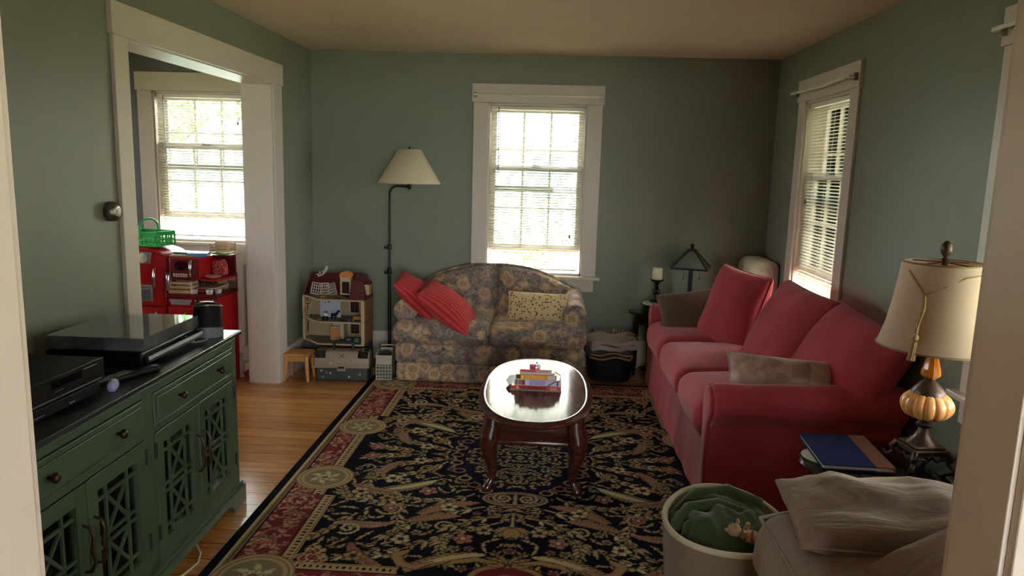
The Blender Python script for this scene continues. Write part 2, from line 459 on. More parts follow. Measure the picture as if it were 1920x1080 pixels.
    spray((.14,.60), .35, .50, .6, T3); spray((.50,.50), 1.3, .44, .7, T4); spray((.46,.62), .1, .36, -.6, T3)
    spray((.05,.74), .5, .48, .2, T4); spray((.35,1.06), -.1, .42, .5, T3); spray((.74,.20), 1.5, .34, .4, T4)
    spray((.70,.72), 1.2, .36, -.4, T3); spray((.26,.88), 1.0, .22, 1.2, T4); spray((.55,.02), .1, .26, .3, T3); spray((.78,.60), -1.3, .26, .5, T4)
    frond((.17,.56), .15, .30, .042, .7, GOLD, PINK); frond((.40,.34), .75, .30, .046, -.5, OLIVE, PALE)
    frond((.80,.42), 2.5, .26, .038, .6, TAN, ROSE); frond((.10,1.02), .15, .34, .046, .55, GOLD, PALE)
    frond((.52,.80), .35, .24, .036, -.6, TAN, PINK); frond((.66,.98), 1.9, .24, .036, .8, GOLD, ROSE); frond((.24,.70), .1, .24, .036, .4, GOLD, PINK)
    frond((.62,.12), .9, .24, .034, .6, TAN, PINK)
    stroke([(.30,1.10),(.36,1.14),(.42,1.12),(.45,1.06),(.41,1.02)], [.006,.016,.02,.022,.008], GOLD, .005)
    stroke([(.32,1.10),(.37,1.125),(.41,1.11),(.435,1.06)], .004, PINK, 0)
    spiral((.56,.66), .062, .3, 1.6, TAN, .0065); spiral((.47,.20), .05, 2., 1.5, GOLD, .006); spiral((.70,.86), .052, 1., 1.5, PALE, .006)
    spiral((.30,.80), .045, 3., 1.4, TAN, .006)
    flower((.56,.66), .034, PINK, PALE); 
    for (x, y, r, c) in [(.62,.34,.05,PALE),(.56,.36,.036,TAN),(.69,.33,.036,GOLD),(.42,.46,.045,PINK),(.30,.62,.042,PALE),(.74,.50,.045,TAN),(.60,.56,.04,GOLD),(.20,.90,.045,PINK),(.46,.93,.042,PALE),(.78,1.06,.045,TAN),(.52,.10,.042,PALE),(.79,.06,.045,PINK),(.62,1.08,.04,GOLD),(.12,.82,.04,TAN)]:
        flower((x, y), r, c, MAR if c != PINK else PALE, 5, rnd.random()*3)
    # fill the gaps with small sprigs
    tries = 0
    while tries < 5200:
        tries += 1
        x, y = rnd.uniform(.0, FX-.02), rnd.uniform(.0, FY-.02)
        i, j = int(x/hw*(nx-1)), int(y/hl*(ny-1)); k = 7
        if M[max(0,i-k):i+k, max(0,j-k):j+k].mean() > .05: continue
        a = rnd.uniform(0, 6.28); t = rnd.random(); col = T4[rnd.randrange(4)] if t > .14 else PINK
        if t < .22: flower((x, y), rnd.uniform(.018,.028), col, BROWN, 5, a)
        elif t < .50:
            for q in (-.7, 0, .7): leaf((x, y), a+q, rnd.uniform(.035,.055), .0075, rnd.uniform(-.6,.6), col)
        else:
            for s in (0, 3.14): leaf((x, y), a+s, rnd.uniform(.035,.06), .0085, rnd.uniform(-1.4,1.4), col)
    # --- oval centre packed with small blossoms, ring of loops round it
    EX, EY = .31, .44
    D = np.hypot(U/EX, V/EY)-1
    C[D < 0] = NAVY; M[D < 0] = False
    for r in range(0, 9):
        for k in range(0, 9):
            x, y = r*.048+(k % 2)*.024, k*.052
            if math.hypot(x/EX, y/EY) < .88:
                if (r+k) % 3 == 0: flower((x, y), .026, [PALE,TAN,OLIVE][(r+2*k) % 3], BROWN, 5, r+k*.7)
                else:
                    a = .7+(r*5+k*3) % 7*.8
                    leaf((x, y), a, .038, .010, .6, [TAN,OLIVE,GOLD][(2*r+k) % 3]); leaf((x, y), a+2.6, .034, .009, -.6, TAN)
    for k in range(8):
        a = k/7*1.5708
        c = (EX*1.09*math.cos(a), EY*1.07*math.sin(a))
        disc(c, .034, TAN if k % 2 else PINK, .005, .030); disc(c, .024, BLK, 0, .020)
    # emblem of two spirals inside an oval ring (the other half is its mirror image)
    disc((0,.505), .155, TAN, .008, .078); disc((0,.505), .143, BLK, 0, .067); disc((0,.505), .134, TAN, 0, .060); disc((0,.505), .125, BLK, 0, .052)
    spiral((.058,.498), .050, -1.7, 1.7, TAN, .0075); stroke([(0,.46),(0,.552)], .008, TAN, 0)
    leaf((0,.58), 0., .075, .014, .6, PINK); leaf((0,.60), .9, .06, .013, -.5, GOLD)
    stroke([(.0,.66),(.0,.80)], [.006,.006], TAN)
    for a in (1.57, .75, .1, 1.15): leaf((0,.80), a, .085, .026, .25, GOLD, ROSE)
    spray((.02,.66), .35, .30, .35, T3, 4)
    # --- border: black edge, patterned beige band, red scrollwork, dotted inner band
    ex, ey = hw-U, hl-V
    def inner(along, far):                                           # the inner band steps outwards near the medallions
        return np.where(along < far, .255, .315)
    bx, by = inner(V, .56), inner(U, .42)
    e = np.minimum(ex-bx, ey-by)
    band = e < 0
    C[band] = RED; M[band] = False
    BR = band
    lo = .090
    keep = C.copy()
    for side in (0, 1):
        L = hl if side == 0 else hw
        s = .05
        while s < L-.05:
            ph = 1 if int(s/.155) % 2 else -1
            mid = .175
            def P(dd, ss): return (hw-dd, ss) if side == 0 else (ss, hl-dd)
            def S(pts, wd, col): stroke([P(*p) for p in pts], wd, col, .003, MAR)
            S([(mid+ph*.055*math.cos(t*.62), s+t*.022) for t in range(8)], .0062, PINK)
            for q in range(30):
                dd = mid+rnd.uniform(-.085,.075); s2 = s+rnd.uniform(0,.16)
                c0 = curve(P(dd, s2), rnd.uniform(0,6.28), rnd.uniform(.035,.065), rnd.uniform(-2.4,2.4), 5)
                stroke(c0, [.003,.0075,.009,.0075,.005,.001], [(.36,.18,.13),PINK,TAN,(.32,.15,.11)][q % 4], .003, MAR)
            s += .155
    C[~band] = keep[~band]
    f = e + .0
    ring = (e < 0) & (e > -.058)
    C[ring] = TAN
    C[(e < -.002) & (e > -.008)] = BROWN; C[(e < -.050) & (e > -.058)] = MAR
    dots = ring & (e < -.016) & (e > -.038) & ((np.sin(np.where(ex-bx > ey-by, U, V)*2*math.pi/.026)) > .35)
    C[dots] = BLK
    em = np.minimum(ex, ey)
    bm = (em < lo) & (em >= .045)
    C[bm] = GOLD
    C[bm & (((np.sin((U+V)*190)+np.sin((U-V)*230)) > .5))] = OLIVE
    C[(em < lo) & (em > lo-.010)] = BLK; C[(em < lo-.016) & (em > lo-.022)] = BROWN
    C[(em > .045) & (em < .055)] = PALE; C[(em > .060) & (em < .066)] = BROWN
    C[em < .045] = BLK
    # medallions on the long sides, the ends and the corners
    def medal(c, r):
        disc(c, r, TAN, .006, None, BROWN); disc(c, r*.90, BROWN); disc(c, r*.86, TAN); disc(c, r*.74, (.16,.125,.075))
        for k in range(6):
            a = k*1.047+.3
            leaf((c[0]+math.cos(a)*r*.12, c[1]+math.sin(a)*r*.12), a, r*.5, r*.11, .9, PALE, None, (.16,.125,.075))
        flower(c, r*.28, PALE, ROSE, 6)
    medal((hw-.205,.365), .135); medal((hw-.205,hl-.20), .150);
    for q in (0., 1.57, 3.14, 4.71, .8, 2.4): leaf((hw-.37,hl-.36), q, .055, .020, .5, RED, PINK, PALE)
    disc((0,hl-.27), .15, GOLD, .006, .10, BLK); disc((0,hl-.27), .125, RED, 0, .078); disc((0,hl-.27), .05, GOLD, .003, .03, MAR)
    for q in (.0,.5,1.0): leaf((.02,hl-.36), -1.57+q, .10, .022, .6, GOLD, RED)
    stroke([(.05,hl-.385),(.13,hl-.40),(.21,hl-.375),(.25,hl-.345)], [.008,.016,.014,.004], GOLD)
    C = np.clip(C*1.3, 0, 1)
    full = np.concatenate([C[:0:-1], C], 0); full = np.concatenate([full[:, :0:-1], full], 1)
    return full

# ================================================================ window light portals (guide daylight in; they give off nothing themselves)
WIN = {  # opening centre, wall rotation, opening width, sill height, head height
    1: ((-.130, YB, 0), 0, .76, .73, 2.045),
    2: ((XR, 4.677, 0), -PI/2, .76, .73, 2.045),
    3: ((XR, 2.400, 0), -PI/2, .76, .73, 2.045),
    4: ((-2.770, YB, 0), 0, .78, .90, 2.076),
    5: ((-5.0, 4.1, 0), PI/2, 1.10, .80, 2.05),  # unseen play room window, added as a fill light opening
    6: ((.90, -2.6, 0), PI, 1.9, .60, 2.15),  # unseen hall window, added and widened to fill the room with light
    7: ((2.6, -.75, 0), -PI/2, .6, .75, 2.05),  # unseen hall window, added to brighten the left jamb and the room
}
for k, (loc, rz, w, z0, z1) in WIN.items():
    ld = bpy.data.lights.new('daylight_portal', 'AREA'); ld.shape = 'RECTANGLE'; ld.size = w; ld.size_y = z1-z0; ld.cycles.is_portal = True
    lo = bpy.data.objects.new('daylight_portal', ld); COL.objects.link(lo)
    lo.matrix_world = Matrix.Translation(loc) @ Matrix.Rotation(rz, 4, 'Z') @ Matrix.Translation((0, .23, (z0+z1)/2)) @ Matrix.Rotation(-PI/2, 4, 'X')

# ================================================================ shell
def slab(name, axis, a0, a1, t0, t1, z0, z1, holes, mat, mat2=None, t_second=None):
    b = MB(); cur = a0
    def bx(p, q, lo, hi):
        if q-p < 1e-4 or hi-lo < 1e-4: return
        if axis == 'x': b.box(p, q, t0, t1, lo, hi)
        else: b.box(t0, t1, p, q, lo, hi)
    for (h0, h1, zb, zt) in sorted(holes):
        bx(cur, h0, z0, z1); bx(h0, h1, z0, zb); bx(h0, h1, zt, z1); cur = h1
    bx(cur, a1, z0, z1)
    o = b.build(name, [mat]+([mat2] if mat2 else []), smooth=0, kind='structure', weld=0)
    if mat2:
        for p in o.data.polygons:
            c = p.center; v = c.y if axis == 'x' else c.x
            if abs(v-t_second) < 1e-3: p.material_index = 1
    return o
def hole(k):
    loc, rz, w, z0, z1 = WIN[k]; c = loc[0] if abs(math.sin(rz)) < .5 else loc[1]
    return (c-w/2, c+w/2, z0, z1)
DY0, DY1, DZ = 3.225, 4.90, 2.06                                    # cased opening to the play room
OX0, OX1, OZ = -.85, .646, 2.12                                     # cased opening the photographer stands in
slab('floor', 'x', -5.2, 2.8, -2.8, YB+.2, -.12, 0, [], M_FLOOR)
slab('ceiling', 'x', -5.2, 2.8, -2.8, YB+.2, H, H+.12, [], M_CEIL)
slab('wall_back', 'x', XP, XR+.2, YB, YB+.2, 0, H, [hole(1)], M_WALL)
slab('wall_left', 'y', YN, YB, XP, XL, 0, H, [(DY0-.02, DY1+.02, 0, DZ+.02)], M_WALL, M_WALLP, XP)
slab('wall_right', 'y', YN, YB, XR, XR+.2, 0, H, [hole(2), hole(3)], M_WALL)
slab('wall_front', 'x', XP, 2.6, YN0, YN, 0, H, [(OX0-.02, OX1+.02, 0, OZ+.02)], M_WALL, M_WALLH, YN0)
slab('wall_playroom_back', 'x', -5.2, XP, YB, YB+.2, 0, H, [hole(4)], M_WALLP)
slab('wall_playroom_left', 'y', 2.3, YB, -5.2, -5.0, 0, H, [hole(5)], M_WALLP)
slab('wall_playroom_front', 'x', -5.0, XP, 2.1, 2.3, 0, H, [], M_WALLP)
slab('wall_hall_back', 'x', -2.8, 2.8, -2.8, -2.6, 0, H, [hole(6)], M_WALLH)
slab('wall_hall_left', 'y', -2.6, YN0, -2.8, -2.6, 0, H, [], M_WALLH)
slab('wall_hall_right', 'y', -2.6, YN, 2.6, 2.8, 0, H, [hole(7)], M_WALLH)
def baseboard(name, x0, x1, y0, y1, side):
    b = MB(); h = .205
    b.box(x0, x1, y0, y1, 0, h)
    dx0, dx1, dy0, dy1 = {'back': (0, 0, -.006, 0), 'left': (0, .006, 0, 0), 'right': (-.006, 0, 0, 0)}[side]
    b.box(x0+dx0, x1+dx1, y0+dy0, y1+dy1, h, h+.022)
    return b.build(name, M_TRIM, smooth=0, kind='structure', bevel=.003)
baseboard('baseboard_back', XL+.02, XR-.02, YB-.018, YB, 'back')
baseboard('baseboard_left', XL, XL+.018, DY1+.165, YB-.02, 'left')
baseboard('baseboard_left', XL, XL+.018, YN+.02, DY0-.12, 'left')
baseboard('baseboard_right', XR-.018, XR, YN+.02, YB-.02, 'right')
baseboard('baseboard_playroom_back', -4.98, XP-.02, YB-.018, YB, 'back')
def cased_opening(name, axis, a0, a1, t0, t1, zt, wa, wb, hd=.145):
    """jamb lining plus flat casings and a header board on both faces of the wall"""
    r = root_structure(name)
    def bx(b, p, q, s, e, lo, hi):
        return b.box(s, e, p, q, lo, hi) if axis == 'y' else b.box(p, q, s, e, lo, hi)
    for s, p, q in (('a', a0-.02, a0), ('b', a1, a1+.02)):
        bx(MB(), p, q, t0, t1, 0, zt).build('jamb_lining', M_TRIM, r, 0, bevel=.002, kind='structure')
    bx(MB(), a0-.02, a1+.02, t0, t1, zt, zt+.02).build('head_lining', M_TRIM, r, 0, bevel=.002, kind='structure')
    for (s, e, sh) in ((t1, t1+.02, .006), (t0-.02, t0, -.006)):
        for (p, q) in ((a0-wa, a0-.006), (a1+.006, a1+wb)):
            bx(MB(), p, q, s, e, 0, zt+.006).build('side_casing', M_TRIM, r, 0, bevel=.003, kind='structure')
        b = MB(); bx(b, a0-wa-.012, a1+wb+.012, min(s, s+sh), max(e, e+sh), zt+.006, zt+hd)
        b.build('header_board', M_TRIM, r, 0, bevel=.003, kind='structure')
    return r
cased_opening('trim_1', 'y', DY0, DY1, XP, XL, DZ, .115, .155)
cased_opening('trim_2', 'x', OX0, OX1, YN0, YN, OZ, .11, .11)

def make_window(k, inner=True, sash_gap=.17):
    loc, rz, w, z0, z1 = WIN[k]
    r = root_structure('window_%d' % k, loc, rz); S = 'structure'
    c = .112
    for sx in (-1, 1):
        x0, x1 = sorted((sx*(w/2-.004), sx*(w/2+c)))
        MB().box(x0, x1, -.02, 0, z0, z1+.002).build('side_casing', M_TRIM, r, 0, bevel=.003, kind=S)
    MB().box(-w/2-c-.012, w/2+c+.012, -.028, 0, z1+.002, z1+.142).build('header_board', M_TRIM, r, 0, bevel=.003, kind=S)
    MB().box(-w/2-c-.035, w/2+c+.035, -.055, .0, z0-.026, z0).build('sill', M_TRIM, r, 0, bevel=.006, kind=S)
    MB().box(-w/2-c+.01, w/2+c-.01, -.018, 0, z0-.125, z0-.026).build('apron', M_TRIM, r, 0, bevel=.004, kind=S)
    b = MB()
    for sx in (-1, 1): b.box(*sorted((sx*w/2, sx*(w/2-.016))), 0, .20, z0, z1)
    b.box(-w/2, w/2, 0, .20, z1-.016, z1); b.box(-w/2, w/2, 0, .20, z0, z0+.018)
    b.build('jamb_lining', M_TRIM, r, 0, kind=S)
    hs = (z1-z0-.034)/2+.02
    for nm, ya, za in (('upper_sash', .115, z1-.016-hs), ('lower_sash', .072, z0+.018+sash_gap)):
        wi = w/2-.017; f = .044; b = MB()
        b.box(-wi, -wi+f, ya, ya+.034, za, za+hs); b.box(wi-f, wi, ya, ya+.034, za, za+hs)
        b.box(-wi+f, wi-f, ya, ya+.034, za, za+f); b.box(-wi+f, wi-f, ya, ya+.034, za+hs-f, za+hs)
        g = 2*(wi-f)
        for i in (1, 2): b.box(-wi+f+g*i/3-.009, -wi+f+g*i/3+.009, ya+.006, ya+.028, za+f, za+hs-f)
        b.box(-wi+f, wi-f, ya+.007, ya+.027, za+hs/2-.009, za+hs/2+.009)
        s = b.build(nm, M_TRIM, r, 0, kind=S)
        MB().box(-wi+f*.8, wi-f*.8, ya+.015, ya+.018, za+f*.8, za+hs-f*.8).build('pane', M_GLASS, s, 0, kind=S)
    if nm: MB().box(-.03, .03, .05, .072, z0+.018+sash_gap+hs-.01, z0+.018+sash_gap+hs+.006).build('sash_lock', M_SILVER, r, 0, bevel=.003, kind=S)
    return r
for k in (1, 2, 3, 4): make_window(k)
for k in (5, 6, 7): make_window(k, sash_gap=0)  # unseen windows, put in only to let in fill daylight

M_SLAT = pm('white_blind_slat', (236, 234, 226), .45, .02, 2)
_t = MATS['white_blind_slat'].node_tree
def make_blind(k, label, tilt=10, wand=-1, pull=1, bottom=None, twl=.52):
    loc, rz, w, z0, z1 = WIN[k]
    r = thing('window_blind', label, 'blind', loc, rz, 'white mini blinds in the windows')
    wi = w/2-.022; y = .035; zt = z1-.018
    MB().box(-wi, wi, y-.016, y+.016, zt-.028, zt).build('head_rail', M_SLAT, r, 0, bevel=.002)
    zb = bottom or z0+.030
    b = MB(); n = int((zt-.04-zb-.02)/.0208)
    for i in range(n):
        z = zt-.045-i*.0208; ct, st = math.cos(R(tilt)), math.sin(R(tilt)); hw = .0125
        prof = [(-hw, -.0012), (0, .0012), (hw, -.0012)]
        pts = [(u*ct-v*st, u*st+v*ct) for u, v in prof]
        o = [(y+u, z+v) for u, v in pts]; p = o+[(a, q-.0006) for a, q in reversed(o)]
        b.prism(p, 'x', -wi, wi)
    b.build('slats', M_SLAT, r, 0, weld=0, recalc=False)
    zl = zt-.045-(n-1)*.0208
    MB().box(-wi, wi, y-.012, y+.012, zl-.034, zl-.020).build('bottom_rail', M_SLAT, r, 0, bevel=.003)
    b = MB()
    for x in (-wi*.78, 0, wi*.78):
        for q in (-.0135, .0135): b.tube([(x, y+q, zt-.03), (x, y+q, zl-.02)], .0007, 4)
    b.build('ladder_cords', M_SLAT, r, 0)
    if wand: MB().tube([(wand*wi*.84, y-.022, zt-.01), (wand*wi*.82, y-.026, zt-twl)], .004, 6).build('tilt_wand', pm('grey_clear_wand', (120, 122, 120), .3, .05), r)
    if pull:
        L = {1: .97, 2: .62, 3: .6, 4: .20}[k]
        c = MB().tube([(pull*wi*.80, y-.02, zt-.02), (pull*wi*.78, y-.024, zt-L)], .0012, 5).build('lift_cord', M_TRIM, r)
        MB().lathe([(.0015, .03), (.006, .02), (.009, .0), (.004, -.004)], (pull*wi*.78, y-.024, zt-L-.026), 8).build('cord_pull', pm('tan_cord_pull', (110, 98, 80), .5), c)
    return r
make_blind(1, 'white mini blind in the window behind the floral loveseat', 20)
make_blind(2, 'white mini blind in the right wall window above the red sofa', 14, 0, -1)
make_blind(4, 'white mini blind above the red toy kitchen', 20)

def curtain_rod(k, label, droop=0):
    loc, rz, w, z0, z1 = WIN[k]
    r = thing('curtain_rod', label, 'curtain rod', loc, rz, 'white curtain rods on the window headers')
    L = w/2+.10; z = z1+.055
    b = MB()
    b.tube([(-L, -.03, z), (-L, -.075, z), (-L+.02, -.085, z), (.1, -.085, z-droop*.2), (L-.02, -.085, z), (L, -.075, z), (L, -.03, z)], .0085, 8)
    b.build('rod', pm('white_enamel', (228, 226, 218), .35, .03), r)
    MB().tube([(.18, -.085, z-droop*.1), (L-.02, -.085, z)], .0115, 8).build('rod_sleeve', MATS['white_enamel'], r)
    for s in (-1, 1): MB().box(s*L-.012, s*L+.012, -.05, -.028, z-.02, z+.02).build('bracket', M_SILVER, r, 0, bevel=.003)
    return r
curtain_rod(1, 'slim white curtain rod on the header of the back wall window')
curtain_rod(2, 'white curtain rod sticking out over the window above the red sofa', .06)
curtain_rod(3, 'white curtain rod end showing at the top right beside the door jamb')

# ================================================================ outdoors, seen through the blinds
M_GRASS = pm('lawn_grass', (138, 140, 106), .9, .3, 6, .4)
M_LEAF = pm('shrub_leaf', (84, 118, 52), .6, .35, 5)
M_LEAF2 = pm('tree_leaf', (72, 104, 50), .6, .35, 3)
M_SIDING = pm('white_siding', (228, 228, 222), .6, .04, 2)
M_ROOF = pm('grey_roof_shingle', (104, 104, 106), .8, .2, 20)
b = MB(); b.grid(lambda u, v: (-40+80*u, -30+90*v, -.62+.05*noise.noise(Vector((u*20, v*20, 0)))), 40, 40)
tag(b.build('lawn', M_GRASS, smooth=180), 'green lawn outside the windows', 'lawn', kind='structure')
def shrub(name, label, cat, loc, r, h, n, mat, group, seed, trunk=0, leaf=.10):
    t = thing(name, label, cat, loc, 0, group); rn = random.Random(seed)
    b = MB()
    for i in range(n):
        a, q = rn.uniform(0, 6.283), rn.random()**.45; zz = rn.uniform(-1, 1)
        k = math.sqrt(max(0, 1-zz*zz))*q; c = Vector((r*k*math.cos(a), r*k*math.sin(a), trunk+h/2+h/2*zz*(.6+.4*q)))
        s = leaf*rn.uniform(.6, 1.3); M = T(c, (rn.uniform(0, 6), rn.uniform(0, 6), rn.uniform(0, 6)))
        b.add([(-s*.1, 0, 0), (0, -s*.28, s*.06), (s, 0, 0), (0, s*.28, s*.06)], [(0, 1, 2), (0, 2, 3)], M)
    b.build('foliage', mat, t, 0, weld=0, recalc=False)
    b = MB()
    if trunk: b.tube([(0, 0, 0), (.04, .02, trunk*.6), (0, 0, trunk+h*.4)], [r*.09, r*.07, r*.03], 8)
    else:
        for i in range(5):
            a = i*1.26; b.tube([(0, 0, 0), (r*.4*math.cos(a), r*.4*math.sin(a), h*.6)], .02, 5)
    b.build('stem', pm('bark', (92, 74, 58), .9, .25, 20, .3), t)
    return t
for i, (x, y, r, h) in enumerate([(-1.5, 9.6, .52, 1.25), (-.25, 9.8, .52, 1.1), (1.0, 9.6, .56, 1.4), (-.8, 8.3, .44, .95), (.45, 8.2, .44, .9)]):
    shrub('garden_shrub', ['leafy green shrub outside the back window, left of the row', 'low leafy green shrub in the middle of the row outside the back window', 'tallest green shrub outside the back window, right of the row', 'small near shrub low in the left of the back window', 'small near shrub low in the right of the back window'][i],
          'shrub', (x, y, -.6), r, h, 900, M_LEAF, 'shrubs outside the back window', 20+i)
for i, (x, y, r, h, tr) in enumerate([(-9.5, 19, 2.6, 5.0, 1.6), (6.6, 21, 2.6, 5.2, 1.8), (6.0, 1.9, 1.5, 4.5, 1.6)]):
    shrub('garden_tree', ['green tree seen faintly through the play room window', 'green tree far right beyond the porch', 'green tree close behind the porch rail'][i], 'tree', (x, y, -.6), r, h, 1500, M_LEAF2, 'trees outside the house', 50+i, tr, .32)
nh = thing('neighbour_house', 'white sided neighbouring house seen through the back window blind', 'house', (1.2, 13.5, -.6))
b = MB().box(-4.2, 4.2, 0, 5, 0, 5)
for i in range(28): b.box(-4.21, 4.21, -.02, 0, .1+i*.175, .1+i*.175+.155)
b.build('siding', M_SIDING, nh, 0)
MB().prism([(-4.6, 5), (4.6, 5), (0, 7.2)], 'y', -.3, 5.3).build('roof', M_ROOF, nh, 0)
fr = MB().box(-1.62, -.84, -.06, 0, 1.55, 2.5).build('window_frame', M_SIDING, nh, 0, bevel=.01)
MB().box(-1.55, -.91, -.075, -.055, 1.62, 2.43).build('pane', pm('blue_grey_window_pane', (96, 120, 138), .2, .1), fr, 0)
sh = thing('garden_shed', 'pale teal shed seen through the play room window', 'shed', (-5.9, 13.0, -.6))
MB().box(-1.0, 1.0, 0, 1.8, 0, 2.1).build('walls', pm('pale_teal_paint', (92, 150, 164), .6), sh, 0)
MB().prism([(-1.2, 2.1), (1.2, 2.1), (0, 2.9)], 'y', -.2, 2.0).build('roof', M_ROOF, sh, 0)
MB().box(-.35, .35, -.03, 0, 0, 1.8).build('door', M_SIDING, sh, 0, bevel=.01)
po = thing('porch', 'white posted side porch seen through the right wall window', 'porch', (XR+.22, 5.6, -.6))
MB().box(0, 2.0, -3.6, 3.2, .25, .42).build('deck', pm('grey_porch_boards', (168, 164, 156), .6, .1, 8), po, 0, bevel=.01)
for (x, y) in ((1.9, -2.6), (1.9, -.7), (1.9, 1.2), (1.9, 3.0)):
    b = MB().box(x-.07, x+.07, y-.07, y+.07, .42, 2.85); b.box(x-.095, x+.095, y-.095, y+.095, .42, .62); b.box(x-.095, x+.095, y-.095, y+.095, 2.72, 2.85)
    b.build('post', M_SIDING, po, 0, bevel=.008)
MB().box(1.75, 2.05, -3.6, 3.2, 2.85, 3.15).build('beam', M_SIDING, po, 0, bevel=.01)
for (a, c) in ((-2.53, -.77), (-.63, 1.13), (1.27, 2.93)):
    b = MB().box(1.86, 1.94, a, c, 1.30, 1.36); b.box(1.87, 1.93, a, c, .52, .57)
    n = int((c-a)/.12)
    for i in range(1, n): b.box(1.885, 1.915, a+(c-a)*i/n-.016, a+(c-a)*i/n+.016, .57, 1.30)
    b.build('railing', M_SIDING, po, 0)
hw2 = thing('side_house', 'pale yellow house wall with shuttered windows beyond the porch', 'house', (6.2, 8.6, -.6))
MB().box(0, 4, -2.2, 6, 0, 5.2).build('siding', pm('pale_yellow_siding', (214, 206, 176), .6, .05), hw2, 0)
for y in (-1.2, .4, 2.4):
    f = MB().box(-.05, 0, y-.5, y+.5, 1.2, 2.9).build('window_frame', M_SIDING, hw2, 0, bevel=.01)
    MB().box(-.06, -.04, y-.42, y+.42, 1.28, 2.82).build('pane', MATS['blue_grey_window_pane'], f, 0)
    for s in (-1, 1): MB().box(-.05, 0, y+s*.68-.16, y+s*.68+.16, 1.2, 2.9).build('shutter', pm('brown_shutter', (92, 66, 52), .6), hw2, 0, bevel=.008)
MB().prism([(-2.5, 5.2), (6.3, 5.2), (1.9, 7)], 'x', -.3, 4.3).build('roof', M_ROOF, hw2, 0)

# ================================================================ rug
def make_rug():
    P = rug_pattern(); nx, ny = P.shape[:2]
    import numpy as np
    xs = np.linspace(-RUG_W/2, RUG_W/2, nx); ys = np.linspace(-RUG_L/2, RUG_L/2, ny)
    X, Y = np.meshgrid(xs, ys, indexing='ij')
    lum = P.sum(2)
    Z = .009+np.where(lum > .06, .0008, 0.)
    for i in (0, -1): Z[i, :] = .0015
    for i in (0, -1): Z[:, i] = .0015
    co = np.stack([X, Y, Z], -1).reshape(-1, 3).astype('f4')
    I = np.arange(nx*ny).reshape(nx, ny)
    q = np.stack([I[:-1, :-1], I[1:, :-1], I[1:, 1:], I[:-1, 1:]], -1).reshape(-1, 4).astype('i4')
    me = bpy.data.meshes.new('area_rug')
    me.vertices.add(len(co)); me.vertices.foreach_set('co', co.ravel())
    me.loops.add(q.size); me.loops.foreach_set('vertex_index', q.ravel())
    me.polygons.add(len(q)); me.polygons.foreach_set('loop_start', np.arange(0, q.size, 4, dtype='i4'))
    me.polygons.foreach_set('loop_total', np.full(len(q), 4, 'i4'))
    me.update(calc_edges=True)
    at = me.color_attributes.new('weave', 'FLOAT_COLOR', 'POINT')
    at.data.foreach_set('color', np.concatenate([P.reshape(-1, 3), np.ones((nx*ny, 1))], 1).astype('f4').ravel())
    t = NT('woven_wool_rug'); a = t.node('ShaderNodeAttribute'); a.attribute_name = 'weave'
    n = t.noise(t.coord(), 420, 2, .7)
    t.color(t.mix(1, a.outputs['Color'], t.ramp(n.outputs[0], [(.3, (.75,)*3), (.7, (1.2,)*3)]), 'MULTIPLY'))
    t.set(Roughness=.95, ); t.b.inputs['Specular IOR Level'].default_value = .05; t.bump(n.outputs[0], .3, .002)
    me.materials.append(t.m)
    o = bpy.data.objects.new('area_rug', me); COL.objects.link(o); o.location = (-.12, 3.745, 0)
    tag(o, 'black oriental area rug with tan leaves, red border and round medallions', 'rug')
make_rug()

